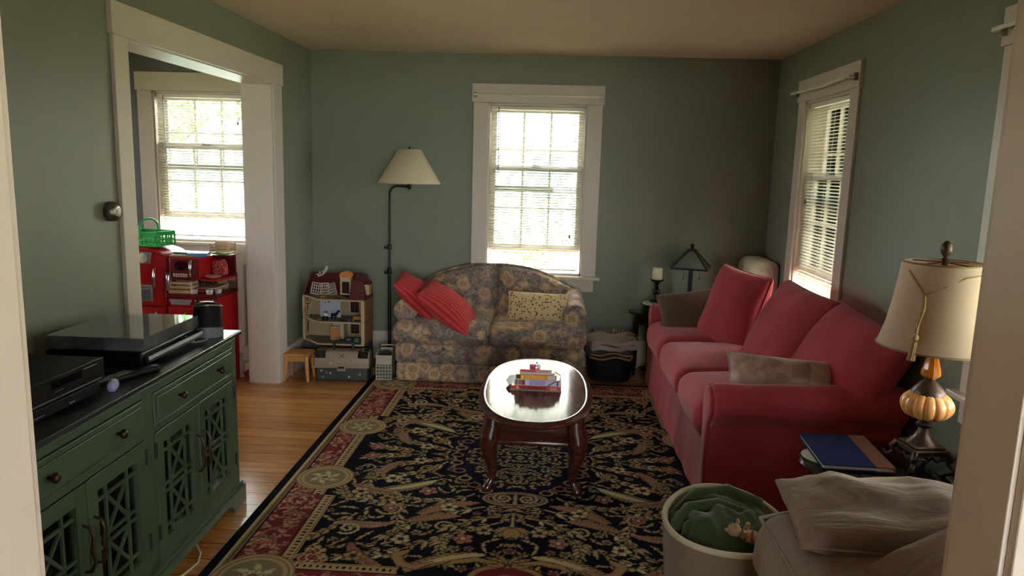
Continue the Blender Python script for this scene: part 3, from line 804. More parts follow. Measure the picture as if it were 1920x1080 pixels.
# ================================================================ floral loveseat
def make_loveseat():
    r = thing('loveseat', 'camel back floral tapestry loveseat under the back wall window', 'loveseat', (-.41, 5.37, .0102))
    F = M_FLORAL                                                     # local: x -.69..+.69, y -.34 (front)..+.32
    MB().soft((0, -.01, .075), (1.34, .62, .145), .03, n=6).build('skirt_panel', F, r, 60)
    MB().soft((0, -.01, .215), (1.355, .63, .15), .03, n=6).build('base_rail', F, r, 60)
    for s in (-1, 1):                                                # T shaped seat cushions
        b = MB().soft((s*.345, -.08, .365), (.682, .56, .165), .062, .03, .014, 10, wr=.004, seed=s)
        b.build('seat_cushion', F, r, 180)
        w = MB().tube([(s*.345-.33, -.362, .352), (s*.345-.2, -.372, .350), (s*.345, -.376, .350), (s*.345+.2, -.372, .350), (s*.345+.33, -.362, .352)], .006, 6).build('welt', F, r, 180)
    # camel back in two padded halves, arched towards the middle
    for s in (-1, 1):
        b = MB()
        def fn(u, v, sg):
            x = u*.59*s; a = abs(x)/.60
            top = .800-.165*a**2.3
            z = .36+(top-.36)*v
            th = .085*(max(0, 1-(2*v-1)**6)**.5)*(max(0, 1-(2*u-1)**8)**.5)
            y = .185+.085*v+(-th if sg else .035*(1-v**4))+.003*noise.noise(Vector((x*9, z*9, 2)))
            return (x, y, z)
        b.grid(lambda u, v: fn(u, v, 1), 18, 16); b.grid(lambda u, v: fn(u, v, 0), 18, 16)
        b.tube([fn(k/12, 1, 1) for k in range(13)], .012, 8)
        b.build('back_cushion', F, r, 180, weld=.0005)
    b = MB(); n = 24                                                 # back shell behind the cushions
    prof = [(-.60, .1)]+[(-.60+1.2*k/n, .79-.165*abs((-.60+1.2*k/n)/.60)**2.3) for k in range(n+1)]+[(.60, .1)]
    b.prism(prof, 'y', .235, .315); b.build('back_frame', F, r, 30, bevel=.02, seg=3)
    for s in (-1, 1):                                                # rolled arms with gathered fronts
        cx, cz, rr = s*.605, .510, .083
        pr = [(cx-s*.055, .28)]+[(cx-s*.055, .44)]+[(cx+s*rr*math.cos(a), cz+rr*math.sin(a)) for a in [PI*k/14 for k in range(15)][::-1]]
        pr += [(cx+s*rr*math.cos(a), cz+rr*math.sin(a)) for a in (-.4, -.8, -1.15)]+[(cx+s*.045, .42), (cx+s*.045, .28)]
        b = MB()
        for k in range(12):
            pass
        def arm(u, v, pr=pr, cx=cx, cz=cz):
            i = u*(len(pr)-1); a = int(min(i, len(pr)-2)); f = i-a
            x = pr[a][0]*(1-f)+pr[a+1][0]*f; z = pr[a][1]*(1-f)+pr[a+1][1]*f
            y = -.27+v*.56
            return (x, y, z+.05*v*(z-.28)/.31)
        b.grid(arm, 44, 8)
        b.add([(p[0], -.27, p[1]) for p in pr], [tuple(range(len(pr)))])
        b.add([(p[0], .29, p[1]+.05*(p[1]-.28)/.31) for p in pr], [tuple(range(len(pr)))])
        b.build('arm', F, r, 50, bevel=.012, seg=3)
        b = MB().tube([(p[0], -.272, p[1]) for p in pr[1:-1]], .007, 6); b.build('arm_welt', F, r, 180)
    return r
make_loveseat()
def m_ribbed():
    t = NT('coral_ribbed_cloth'); co = t.coord()
    w = t.node('ShaderNodeTexWave', wave_type='BANDS', bands_direction='Y'); w.inputs['Scale'].default_value = 13; w.inputs['Distortion'].default_value = .6; w.inputs['Detail Scale'].default_value = 2
    t.link(co, w.inputs['Vector'])
    t.color(t.ramp(w.outputs[0], [(.1, lin((150, 30, 34))), (.5, lin((198, 54, 56)))])); t.set(Roughness=.85, Sheen_Weight=.05)
    t.bump(w.outputs[0], .6, .006); return t.m
M_RIB = m_ribbed()
def cushion(name, label, loc, rot, w, h, t, mat, group=None, cat='throw pillow', **kw):
    o = MB().pillow(w, h, t, **kw).seam(w, h, None, kw.get('pinch', .07)).build(name, mat, None, 180, weld=.0004)
    return tag(o, label, cat, group, loc, rot)
cushion('throw_pillow', 'coral ribbed pillow lying against the left arm of the floral loveseat', (-.955, 5.245, .605), (R(12), R(44), R(10)), .40, .36, .19, M_RIB, 'coral ribbed pillows on the loveseat', seed=1, p=.55, pinch=.02)
cushion('throw_pillow', 'coral ribbed pillow in front, overlapping the other coral one', (-.715, 5.125, .560), (R(12), R(38), R(0)), .44, .36, .21, M_RIB, 'coral ribbed pillows on the loveseat', seed=4, p=.55, pinch=.02)
def m_dots():
    t = NT('spotted_cream_cloth'); co = t.coord()
    v = t.node('ShaderNodeTexVoronoi'); v.inputs['Scale'].default_value = 44; v.inputs['Randomness'].default_value = .8; t.link(co, v.inputs['Vector'])
    d = t.ramp(v.outputs['Distance'], [(.29, (1, 1, 1)), (.36, (0, 0, 0))])
    dc = t.ramp(v.outputs['Color'], [(.3, lin((120, 66, 46))), (.6, lin((160, 112, 64))), (.8, lin((92, 56, 42)))])
    t.color(t.mix(d, lin((206, 184, 138)), dc)); t.set(Roughness=.85, Sheen_Weight=.2); return t.m
M_DOT = m_dots()
p = cushion('lumbar_pillow', 'cream lumbar pillow with brown dots on the right of the floral loveseat', (-.075, 5.215, .560), (R(74), R(1), R(-3)), .435, .215, .12, M_DOT, pinch=.03, p=.36, wr=.003)

# ================================================================ coffee table and its books
def make_coffee_table():
    r = thing('coffee_table', 'oval dark cherry coffee table standing on the rug', 'coffee table', (-.045, 3.650, .0102))
    a, bb, n, ex = .285, .570, 72, 2.4
    def ov(k, off=0., e=ex):
        t = 2*PI*k/n; c, s = math.cos(t), math.sin(t)
        return ((a+off)*math.copysign(abs(c)**(2/e), c), (bb+off)*math.copysign(abs(s)**(2/e), s))
    b = MB()
    prof = [(-.030, .398), (-.012, .400), (.0, .407), (.004, .414), (.0, .421), (-.008, .425), (-.014, .432), (-.020, .4345), (-.028, .4345), (-.031, .4325)]
    vs = [(*ov(k, o), z) for k in range(n) for o, z in prof]; m = len(prof)
    fs = [(k*m+j, ((k+1) % n)*m+j, ((k+1) % n)*m+j+1, k*m+j+1) for k in range(n) for j in range(m-1)]
    fs.append(tuple(k*m for k in range(n))[::-1]); b.add(vs, fs)
    b.build('table_rim', M_CHERRY, r, 40)
    MB().prism([ov(k, -.0305) for k in range(n)], 'z', .420, .4328).build('table_top', m_wood('polished_cherry_top', (78, 40, 32), (104, 58, 46), .12, 0., (12, 1, 12)), r, 40)
    MATS['polished_cherry_top'].node_tree.nodes['Principled BSDF'].inputs['Specular IOR Level'].default_value = .12
    b = MB()
    ax, ay = .196, .315                                              # apron, a rounded frame under the top
    for s in (-1, 1):
        b.box(s*ax-.011, s*ax+.011, -ay, ay, .245, .40); b.box(-ax, ax, s*ay-.011, s*ay+.011, .245, .40)
        b.box(-ax, ax, s*ay-.017, s*ay+.017, .235, .258); b.box(s*ax-.017, s*ax+.017, -ay, ay, .235, .258)
    b.build('apron', M_CHERRY, r, 30, bevel=.005)
    for sx in (-1, 1):
        for sy in (-1, 1):                                           # cabriole legs with pad feet
            dx, dy = sx*.72, sy*.5
            pts = [(.395, 0, .044), (.33, .004, .046), (.285, .018, .050), (.235, .026, .046), (.18, .016, .036), (.12, .000, .026), (.07, -.004, .019), (.045, .006, .017), (.022, .024, .024), (.008, .032, .026), (.0, .032, .022)]
            MB().tube([(sx*ax+dx*o, sy*ay+dy*o, z) for z, o, w in pts], [w for z, o, w in pts], 12).build('leg', M_CHERRY, r, 60)
    return r
make_coffee_table()
TOPZ = .4432
def book(name, label, loc, rz, w, d, h, cover, spine=None, page=(226, 220, 206), group=None, cat='book', stripes=()):
    """flat book: w along the spine, d deep, spine facing the camera side (-y)"""
    r = thing(name, label, cat, loc, rz, group); c = .0022
    cm = pm('cover_%d_%d_%d' % cover, cover, .4, .06, 30)
    b = MB().box(-w/2, w/2, -d/2, d/2, 0, c); b.box(-w/2, w/2, -d/2, d/2, h-c, h); b.box(-w/2, w/2, -d/2-c, -d/2, 0, h)
    b.build('cover', cm, r, 0)
    MB().box(-w/2+.004, w/2-.004, -d/2, d/2-.004, c, h-c).build('pages', pm('book_pages', page, .8, .08, 90), r, 0)
    for (x0, x1, col) in stripes:
        MB().box(-w/2+w*x0, -w/2+w*x1, -d/2-c-.0008, -d/2-c, h*.08, h*.92).build('spine_panel', pm('spine_%d_%d_%d' % col, col, .45, .15, 60), r, 0)
    return r
G = 'books stacked on the coffee table'
z = TOPZ; bx, by = -.045, 3.66
def text_on(name, body, parent, loc, rot, size, col):
    cu = bpy.data.curves.new(name, 'FONT'); cu.body = body; cu.size = size; cu.extrude = .0004; cu.align_x = 'CENTER'; cu.align_y = 'CENTER'
    o = bpy.data.objects.new(name, cu); COL.objects.link(o); o.parent = parent; o.location = loc; o.rotation_euler = rot; cu.materials.append(col); return o
book('book', 'thin grey backed workbook at the bottom of the coffee table stack', (bx, by, z), R(-1), .262, .19, .008, (120, 108, 112), group=G); z += .0082
k = book('spiral_book', 'red spiral bound workbook above the grey one in the stack', (bx+.003, by, z), R(-1.5), .250, .19, .017, (196, 52, 44), group=G, stripes=((.1, .16, (226, 196, 80)), (.78, .92, (214, 120, 110))))
b = MB()
for i in range(22):
    x = -.085+i*.0064; b.tube([(x, -.0985+.006*math.cos(a), .0085+.0085*math.sin(a)) for a in [2*PI*q/8 for q in range(8)]], .0011, 5, closed=True)
b.build('spiral_binding', M_BLACK, k); z += .0172
book('book', 'thick book with lavender spine in the middle of the coffee table stack', (bx+.008, by+.004, z), R(-1), .232, .175, .030, (196, 188, 214), group=G, stripes=((.01, .07, (70, 120, 96)), (.08, .17, (176, 60, 62)), (.17, .23, (52, 60, 52)), (.32, .68, (150, 146, 190)), (.92, .96, (90, 80, 130)))); z += .0302
book('book', 'yellow ochre book with a dark label above the lavender book', (bx+.0, by+.006, z), R(-1), .205, .165, .024, (206, 140, 44), group=G, stripes=((.01, .12, (72, 34, 30)), (.13, .19, (232, 200, 60)), (.24, .72, (222, 156, 60)), (.79, .97, (206, 196, 208)))); z += .0242
book('book', 'grey and white paperback under the pink one on the coffee table', (bx+.004, by+.008, z), R(0), .178, .150, .010, (198, 184, 190), group=G); z += .0102
book('book', 'pink and white paperback on top of the coffee table stack', (bx-.006, by+.01, z), R(2), .160, .135, .012, (206, 128, 128), group=G, stripes=((.03, .5, (190, 56, 60)), (.86, .96, (190, 180, 110)))); z += .0122
f = thing('small_figurine', 'tiny pink and white toy lying on top of the book stack', 'figurine', (bx-.008, by-.02, z))
MB().soft((-.012, 0, .009), (.034, .022, .018), .008, n=3).build('body', pm('pink_toy_plastic', (206, 92, 130), .4), f)
MB().lathe([(.0, 0), (.010, .004), (.011, .011), (.006, .018), (0, .02)], (.016, 0, 0), 12).build('head', pm('white_toy_plastic', (232, 226, 226), .4), f)
MB().lathe([(.0, 0), (.005, .002), (.005, .008), (0, .010)], (.008, .008, .018), 10).build('hat', pm('dark_blue_toy_plastic', (60, 54, 92), .4), f)
b = MB().tube([(bx+.095, by-.05, TOPZ+.090), (bx+.125, by-.06, TOPZ+.075), (bx+.122, by-.096, TOPZ+.060), (bx+.09, by-.100, TOPZ+.050), (bx+.065, by-.102, TOPZ+.034), (bx+.058, by-.103, TOPZ+.026)], .0022, 6)
tag(b.build('bookmark_cord', pm('olive_cord', (72, 84, 50), .7)), 'thin dark bookmark cord hanging over the spines of the stacked books', 'cord')
b = MB().prism([(-.07, -.08), (.05, -.08), (.05, .08), (-.045, .08), (-.075, .0)], 'z', 0, .003)
tag(b.build('folded_leaflet', pm('pale_grey_paper', (206, 212, 208), .6, .04)), 'pale folded leaflet sticking out left of the book stack', 'paper', None, (bx-.085, by+.02, TOPZ+.0254), (0, R(-4), R(10)))

# ================================================================ red sofa
def make_sofa():
    r = thing('sofa', 'brick red three seat sofa with loose back cushions along the right wall', 'sofa', (.745, 4.295, .010))
    F = M_RED                                                        # local: +x towards the wall, y -1.06..+1.06 (far)
    D, Y0, Y1 = .895, -1.035, 1.045
    b = MB().soft((.455, -.02, .17), (.87, 2.01, .27), .03, n=8); b.build('frame', F, r, 60)
    # skirt with box pleats at the cushion joints
    def sk(pa, pb, nrm, ny):
        b = MB(); pa, pb = Vector(pa), Vector(pb); L = (pb-pa).length
        def fn(u, v):
            p = pa.lerp(pb, u); fl = .018*(1-v)**1.3+.004*math.sin(u*L*22)*(1-v)
            return (p.x+nrm[0]*fl, p.y+nrm[1]*fl, .005+.285*v)
        b.grid(fn, ny, 8)
        return b
    J = [Y0, -.355, .345, Y1]
    for a, c in zip(J[:-1], J[1:]):
        sk((.018, a+.004, 0), (.018, c-.004, 0), (-1, 0), 26).build('skirt_panel', F, r, 180)
    sk((.012, Y0, 0), (.87, Y0, 0), (0, -1), 30).build('skirt_panel', F, r, 180)
    sk((.012, Y1, 0), (.69, Y1, 0), (0, 1), 30).build('skirt_panel', F, r, 180)
    for a in J[1:3]: MB().box(.024, .05, a-.02, a+.02, .01, .29).build('pleat', F, r, 0)
    for i, (a, c) in enumerate(((-.925, -.355), (-.345, .345), (.355, .985))):
        MB().soft((.335, (a+c)/2, .385), (.70, c-a, .185), .07, .035, .02, 10, wr=.006, ws=3, seed=i*5).build('seat_cushion', F, r, 180)
        MB().tube([(.0-.012*math.sin(PI*k/8), a+.04+(c-a-.08)*k/8, .43) for k in range(9)], .005, 6).build('welt', F, r, 180)
    def arm(s):
        yi = s*.985; cy, cz, rr = s*(1.0), .498, .092
        pr = [(cy-s*.075, .25), (cy-s*.080, .44)]+[(cy+s*rr*math.cos(a), cz+rr*math.sin(a)) for a in [R(200-20*k) for k in range(13)]]+[(cy+s*.030, .40), (cy+s*.034, .05)]
        b = MB()
        def fn(u, v):
            i = u*(len(pr)-1); a = int(min(i, len(pr)-2)); f = i-a
            y = pr[a][0]*(1-f)+pr[a+1][0]*f; z = pr[a][1]*(1-f)+pr[a+1][1]*f
            k = .004*noise.noise(Vector((v*5, y*6, z*6)))
            return (.025+v*(.855 if s < 0 else .665), y+k, z+k+.02*v*(z > .3))
        b.grid(fn, 60, 20)
        e0 = len(pr)
        b.add([(.025, y, z) for y, z in pr], [tuple(range(e0))]); b.add([((.88 if s < 0 else .69), y, z+.02*(z > .3)) for y, z in pr], [tuple(range(e0))])
        b.build('arm', F, r, 50, bevel=.010, seg=3)
        # front panel: a padded oval with a welt, running down to the skirt
        ov = [(cy-s*.060, .05), (cy-s*.062, .40)]+[(cy+s*(rr-.010)*math.cos(a), cz+(rr-.010)*math.sin(a)) for a in [R(195-19.5*k) for k in range(13)]]+[(cy+s*.022, .39), (cy+s*.024, .05)]
        b = MB().prism(ov, 'x', .004, .028); b.build('arm_front', F, r, 40, bevel=.010, seg=3)
        MB().tube([(.026, y, z) for y, z in pr[1:-1]], .0065, 6).build('arm_welt', F, r, 180)
    arm(-1); arm(1)
    MB().soft((.80, -.01, .43), (.17, 1.95, .48), .06, .01, n=8).build('back_frame', F, r, 60)
    # loose back cushions: (centre, size, tilt, turn)
    for i, (c, w, h, t, rx, rz, ry) in enumerate((((.462, .425, .682), .47, .52, .25, 74, -66, 4), ((.575, -.275, .685), .62, .54, .25, 64, -85, 2), ((.690, -.790, .645), .60, .54, .25, 60, -78, 9))):
        M = T((0, 0, 0)); o = MB().pillow(w, h, t, M, pinch=.03, n=26, wr=.014, ws=4, seed=7+i*3, p=.33).seam(w, h, M, .03, .006).build('back_cushion', F, r, 180, weld=.0004)
        o.location = c; o.rotation_euler = Euler((R(rx), R(ry), R(rz)))
        o['label'] = ['upright far back cushion turned towards the room', 'middle back cushion leaning on the window side', 'near back cushion slumped over the arm'][i]
    return r
make_sofa()
cushion('throw_pillow', 'brown velvet pillow leaning in the far corner of the red sofa', (1.005, 5.03, .590), (R(62), R(-12), R(-10)), .46, .35, .15, M_BROWNV, seed=9, wr=.006)
def m_satin():
    t = NT('taupe_satin'); co = t.coord(); n = t.noise(co, 14, 3, .5, .8)
    t.color(t.ramp(n.outputs[0], [(.3, lin((134, 104, 94))), (.7, lin((190, 160, 144)))])); t.set(Roughness=.38, Sheen_Weight=.3); t.b.inputs['Specular IOR Level'].default_value = .6
    t.bump(t.noise(t.coord((1, 3, 1)), 12, 3).outputs[0], .35, .01); return t.m
cushion('lumbar_pillow', 'shiny taupe satin lumbar pillow on the near seat of the red sofa', (1.130, 3.415, .606), (R(58), R(2), R(-9)), .52, .205, .15, m_satin(), pinch=.05, p=.5, wr=.012, ws=8)

# ================================================================ green sideboard and what stands on it
M_GREEN = pm('dark_sage_cabinet_paint', (64, 82, 62), .38, .12, 5, .05, bscale=30)
M_CTOP = pm('worn_black_green_top', (34, 42, 40), .3, .25, 6, .03)
def make_sideboard():
    r = thing('sideboard', 'dark green sideboard with lattice glass doors along the left wall', 'sideboard', (XL+.041, 2.325, 0), R(1.6))
    D, Lh = .49, .755                                                # local: x 0..D (front), y -Lh..+Lh
    G = M_GREEN
    b = MB(); b.box(0, D, -Lh, Lh, .10, .13)                         # bottom
    for y in (-Lh, Lh-.022, -.02): b.box(0, D-.01, y, y+.022 if y != -.02 else .02, .10, .775)
    b.box(0, .012, -Lh, Lh, .1, .775); b.box(.012, D-.04, -Lh, Lh, .34, .355)
    b.build('carcass', G, r, 0)
    b = MB()                                                         # face frame
    for (y0, y1) in ((-Lh, -Lh+.045), (-.033, .033), (Lh-.045, Lh)): b.box(D-.022, D, y0, y1, .10, .775)
    for (z0, z1) in ((.745, .775), (.600, .628), (.10, .128)): b.box(D-.022, D-.0005, -Lh, Lh, z0, z1)
    b.build('face_frame', G, r, 0, bevel=.002)
    b = MB()
    for i, (o, z0, z1) in enumerate(((.0, .772, .780), (.010, .780, .788), (.022, .788, .806))):
        b.box(-.005, D+o, -Lh-o, Lh+o, z0, z1)
    b.build('top', M_CTOP, r, 0, bevel=.004)
    b = MB()                                                         # plinth with bracket feet and a moulded upper edge
    prof = [(-Lh-.022, 0), (-Lh+.11, 0), (-Lh+.125, .03), (-Lh+.17, .05), (Lh-.17, .05), (Lh-.125, .03), (Lh-.11, 0), (Lh+.022, 0), (Lh+.022, .085), (-Lh-.022, .085)]
    b.prism(prof, 'x', D+.0, D+.020)
    for s in (-1, 1): b.box(0, D, *sorted((s*Lh, s*(Lh+.022))), 0, .085)
    b.box(0, D+.012, -Lh-.012, Lh+.012, .085, .102); b.box(.0, D-.02, -Lh, Lh, .05, .10)
    b.build('plinth', G, r, 0, bevel=.003)
    knob = [(.006, 0), (.006, .010), (.012, .015), (.0155, .021), (.014, .028), (.007, .032), (0, .033)]
    for s in (-1, 1):                                                # two drawers
        y0, y1 = sorted((s*.036, s*(Lh-.048)))
        d = MB().box(D-.02, D+.004, y0, y1, .632, .742)
        d.box(D+.004, D+.010, y0+.018, y1-.018, .648, .726)
        dr = d.build('drawer', G, r, 0, bevel=.006)
        for q in (.25, .75): MB().lathe(knob, seg=16, M=T((D+.010, y0+(y1-y0)*q, .687), (0, PI/2, 0))).build('knob', M_BRONZE, dr, 60)
    hz0, hz1 = .132, .597
    for s in (-1, 1):
        for q in (0, 1):                                             # four lattice doors
            a = s*.036 if q == 0 else s*.372
            c = s*.368 if q == 0 else s*(Lh-.048)
            y0, y1 = sorted((a, c)); f = .052
            b = MB(); x0, x1 = D-.018, D+.004
            b.box(x0, x1, y0, y0+f, hz0, hz1); b.box(x0, x1, y1-f, y1, hz0, hz1); b.box(x0, x1, y0+f, y1-f, hz0, hz0+f); b.box(x0, x1, y0+f, y1-f, hz1-f, hz1)
            d = b.build('door', G, r, 0, bevel=.002)
            iy0, iy1, iz0, iz1 = y0+f, y1-f, hz0+f, hz1-f; w = iy1-iy0; h = iz1-iz0
            b = MB(); t = .0105; xa = D-.006
            def bar(p, q2): b.bar((xa, iy0+w*p[0], iz0+h*p[1]), (xa, iy0+w*q2[0], iz0+h*q2[1]), .008, t) if abs(p[0]-q2[0]) > 1e-6 else b.box(xa-.004, xa+.004, iy0+w*p[0]-t/2, iy0+w*p[0]+t/2, iz0+h*p[1], iz0+h*q2[1])
            for x in (.24, .76): bar((x, 0), (x, 1))
            for zz in (.10, .46, .54, .90): bar((0, zz), (1, zz))
            for (z_a, z_b) in ((.10, .46), (.54, .90)):
                bar((.24, z_a), (.76, z_b)); bar((.24, z_b), (.76, z_a))
            b.build('lattice', G, d, 0)
            MB().box(D-.0145, D-.0125, iy0-.004, iy1+.004, iz0-.004, iz1+.004).build('pane', M_CABGLASS, d, 0)
            e = (y1-.026 if y1*s < y0*s+0 else y0+.026)
            inner = a if q == 0 else a                               # handle on the stile where the pair meets
            hy = (s*.342 if q == 0 else s*.398)
            pts = [(D+.004, hy, .475), (D+.024, hy, .470), (D+.034, hy+.002, .440), (D+.030, hy-.001, .400), (D+.036, hy+.002, .360), (D+.024, hy, .330), (D+.004, hy, .325)]
            MB().tube(pts, [.004, .0055, .006, .007, .006, .0055, .004], 8).build('handle', M_BRONZE, d, 60)
            hgy = s*.034 if q == 0 else s*(Lh-.046)
            for zz in (.20, .51): MB().lathe([(.0055, 0), (.0055, .055)], (D+.004, hgy, zz), 10).build('hinge', M_IRON, d, 60)
    return r
M_CABGLASS = glass_mat('cabinet_glass', (.82, .86, .84), .03, .03)
make_sideboard()
CT = .8062
# media cases standing inside behind the right pair of glass doors
rn = random.Random(5)
y = 2.40
for k in range(12):
    w = rn.uniform(.030, .046); c = [(206, 204, 198), (150, 146, 140), (222, 216, 208), (128, 140, 150), (180, 160, 146)][k % 5]
    b = MB().box(-.065, .065, -w/2, w/2, 0, .165); h = .0
    o = tag(b.build('media_case', pm('case_%d' % (k % 5), c, .35, .25, 40), smooth=0, bevel=.002), 'one of the grey media cases standing behind the right lattice doors', 'media case', 'media cases inside the sideboard', (-1.48, y+w/2, .1302+(.2252 if k % 2 else 0)))
    if k % 2: y += w+.012
def turntable():
    r = thing('turntable', 'turntable with a smoked clear lid on top of the green sideboard', 'turntable', (-1.615, 2.675, CT), R(1.6))
    # local: front faces +x, 0.44 along y
    b = MB().box(-.185, .165, -.22, .22, .016, .056); b.box(.165, .188, -.22, .22, .016, .042); b.build('plinth', M_BLACK, r, 0, bevel=.005)
    for sx in (-1, 1):
        for sy in (-1, 1): MB().cyl((sx*.14, sy*.18, 0), .022, .018, 16).build('foot', M_BLACKM, r, 50)
    MB().box(.186, .1895, -.215, .215, .030, .043).build('control_strip', pm('brushed_silver_strip', (176, 178, 180), .3, .05, metallic=.8), r, 0)
    b = MB()
    for y in (.06, .10, .14, .18): b.box(.168, .187, y-.013, y+.013, .042, .046)
    b.build('button', M_BLACKM, r, 0, bevel=.001)
    pl = MB().lathe([(.152, 0), (.155, .004), (.155, .016), (.150, .019), (0, .019)], (-.02, -.05, .0565), 48).build('platter', M_SILVER, r, 40)
    MB().lathe([(.148, 0), (.148, .0025), (.05, .0022), (.0, .002)], (-.02, -.05, .076), 48).build('record', pm('black_vinyl', (14, 14, 15), .22, .1), pl, 40)
    MB().lathe([(.05, 0), (.05, .0008), (0, .0008)], (-.02, -.05, .0787), 32).build('label_disc', pm('paper_record_label', (150, 120, 92), .7), pl, 40)
    ar = MB().cyl((-.12, .165, .056), .022, .022, 20).build('tonearm_base', M_SILVER, r, 40)
    MB().tube([(-.15, .168, .090), (-.12, .165, .090), (.02, .10, .089), (.07, .055, .085)], [.008, .004, .0035, .006], 8).build('tonearm', M_SILVER, ar)
    t = .003; b = MB(); x0, x1, y0, y1, za, zb = -.185, .172, -.215, .215, .062, .108
    b.box(x0, x1, y0, y1, zb-t, zb); b.box(x0, x0+t, y0, y1, za, zb-t); b.box(x1-t, x1, y0, y1, za, zb-t); b.box(x0+t, x1-t, y0, y0+t, za, zb-t); b.box(x0+t, x1-t, y1-t, y1, za, zb-t)
    b.build('dust_cover', glass_mat('smoked_acrylic', (.66, .70, .73), .24, .04, painted_haze=.10), r, 0)  # grey haze in the lid colour stands for the window's reflection
    return r
turntable()
def deck(name, label, loc, w, d, h, feet=.010, lines=(), rz=0):
    r = thing(name, label, 'media player', loc, rz)                  # front faces +x, w along y
    MB().box(-d/2, d/2-.006, -w/2, w/2, feet, h).build('casing', M_BLACKM, r, 0, bevel=.003)
    f = MB().box(d/2-.006, d/2, -w/2, w/2, feet, h).build('front_panel', M_BLACK, r, 0, bevel=.002)
    for (y0, y1, z0, z1, m) in lines: MB().box(d/2, d/2+.0015, y0*w/2, y1*w/2, z0*h, z1*h).build('trim_line' if z1-z0 < .12 else 'display_window', m, f, 0)
    for sx in (-1, 1):
        for sy in (-1, 1): MB().cyl((sx*(d/2-.04), sy*(w/2-.05), 0), .016, feet+.001, 12).build('foot', M_BLACKM, r, 50)
    return r
M_GREYL = pm('grey_printed_line', (130, 132, 136), .4, .1)
M_DISP = pm('dark_display_glass', (8, 9, 12), .1, .1)
deck('disc_player', 'slim black disc player under the taller deck on the sideboard', (-1.570, 1.945, CT), .43, .32, .042, lines=((-.9, -.2, .45, .50, M_GREYL), (.3, .42, .4, .5, M_GREYL)))
deck('video_deck', 'tall black tape deck stacked on the slim player on the sideboard', (-1.585, 1.955, CT+.0422), .45, .36, .075, .006, lines=((-.92, .92, .16, .19, M_GREYL), (-.1, .5, .55, .85, M_DISP), (.55, .85, .82, .85, M_GREYL), (-.05, .12, .40, .43, M_SILVER)))
hp = thing('round_black_case', 'shiny dark rounded case on top of the black tape deck', 'case', (-1.56, 1.80, CT+.1174))
MB().lathe([(.05, 0), (.062, .008), (.064, .022), (.055, .036), (.03, .043), (0, .044)], seg=28).build('shell', pm('glossy_black_shell', (14, 14, 16), .12, .1), hp, 60)
MB().lathe([(.064, .018), (.0655, .020), (.064, .022)], seg=28).build('seam_ring', M_BLACKM, hp, 60)
def remote(label, loc, rz, w, l, keys=True):
    r = thing('remote_control', label, 'remote control', loc, rz, 'remote controls on the sideboard')
    MB().soft((0, 0, .010), (l, w, .019), .008, .002, n=5).build('body', M_BLACK, r, 60)
    b = MB()
    if keys:
        for i in range(11):
            for j in range(4): b.box(-l*.42+i*l*.076, -l*.42+i*l*.076+.008, -w*.36+j*w*.2, -w*.36+j*w*.2+.006, .0185, .0222)
        b.build('keys', pm('grey_rubber_key', (128, 128, 126), .6), r, 0)
    else:
        b.cyl((-.02, 0, .018), .013, .003, 20)
        for i in range(5):
            for j in (-1, 1): b.box(.01+i*.011, .017+i*.011, j*.008-.004, j*.008+.004, .0185, .0215)
        b.build('keys', pm('dark_rubber_key', (50, 50, 52), .6), r, 0)
    return r
remote('black remote control with rows of pale buttons beside the decks', (-1.445, 2.285, CT), R(78), .048, .19)
remote('rounded black remote control in front of the turntable', (-1.415, 2.375, CT), R(70), .044, .17, False)
o = MB().soft((0, 0, .016), (.030, .060, .032), .014, .004, n=4).build('computer_mouse', pm('pale_lilac_plastic', (150, 150, 196), .3, .05), smooth=60)
tag(o, 'small pale lilac rounded gadget beside the black decks', 'gadget', None, (-1.395, 2.205, CT), (0, 0, R(20)))
def dock():
    r = thing('desk_speaker', 'black oval speaker with a silver slanted ring at the far end of the sideboard', 'speaker', (-1.450, 2.985, CT), R(20))
    def ov(a, rx, ry): return (rx*math.cos(a), ry*math.sin(a))
    b = MB(); n = 40
    def wall(zlo, zhi, rx, ry, tl=0, th=0, k=1):
        def fn(u, v):
            a = 2*PI*u; x, y = ov(a, rx*(1-.06*(v if k else 0)), ry*(1-.06*(v if k else 0))); z0 = zlo+tl*y/ry; z1 = zhi+th*y/ry
            return (x, y, z0+(z1-z0)*v)
        return fn
    b.grid(wall(0, .035, .060, .052, 0, -.012, 0), n, 2, cu=True); b.add([(*ov(2*PI*i/n, .060, .052), 0) for i in range(n)], [tuple(range(n))[::-1]])
    b.build('base_band', pm('grey_plastic_base', (96, 98, 100), .4), r, 60)
    b = MB().grid(wall(.035, .128, .0595, .0515, -.012, -.014), n, 4, cu=True); b.build('grille', M_BLACKM, r, 60)
    b = MB()
    pts = [(.0565*math.cos(2*PI*i/n), .049*math.sin(2*PI*i/n), .128-.014*math.sin(2*PI*i/n)) for i in range(n)]
    b.tube(pts, .0048, 6, closed=True); b.build('silver_ring', M_SILVER, r, 180)
    b = MB()
    b.grid(lambda u, v: (.0555*(1-v**1.5)*math.cos(2*PI*u), .048*(1-v**1.5)*math.sin(2*PI*u), .128-.014*(1-v**1.5)*math.sin(2*PI*u)+.022*math.sin(v*PI/2)), n, 8, cu=True)
    b.build('top_dome', pm('glossy_black_shell2', (12, 12, 14), .15, .1), r, 180, weld=.0008)
    b = MB()
    for i in range(5): b.box(-.024+i*.010, -.017+i*.010, -.004, .004, .144, .1515)
    b.build('top_key', pm('pale_key_marks', (170, 172, 174), .4), r, 0)
    return r
dock()
b = MB().tube([(-1.43, 2.945, CT+.003), (-1.42, 2.90, CT+.003), (-1.44, 2.855, CT+.003), (-1.48, 2.835, CT+.003)], .0022, 6)
tag(b.build('thin_cable', pm('grey_cable', (150, 150, 150), .5)), 'thin pale cable lying between the speaker and the turntable', 'cable')
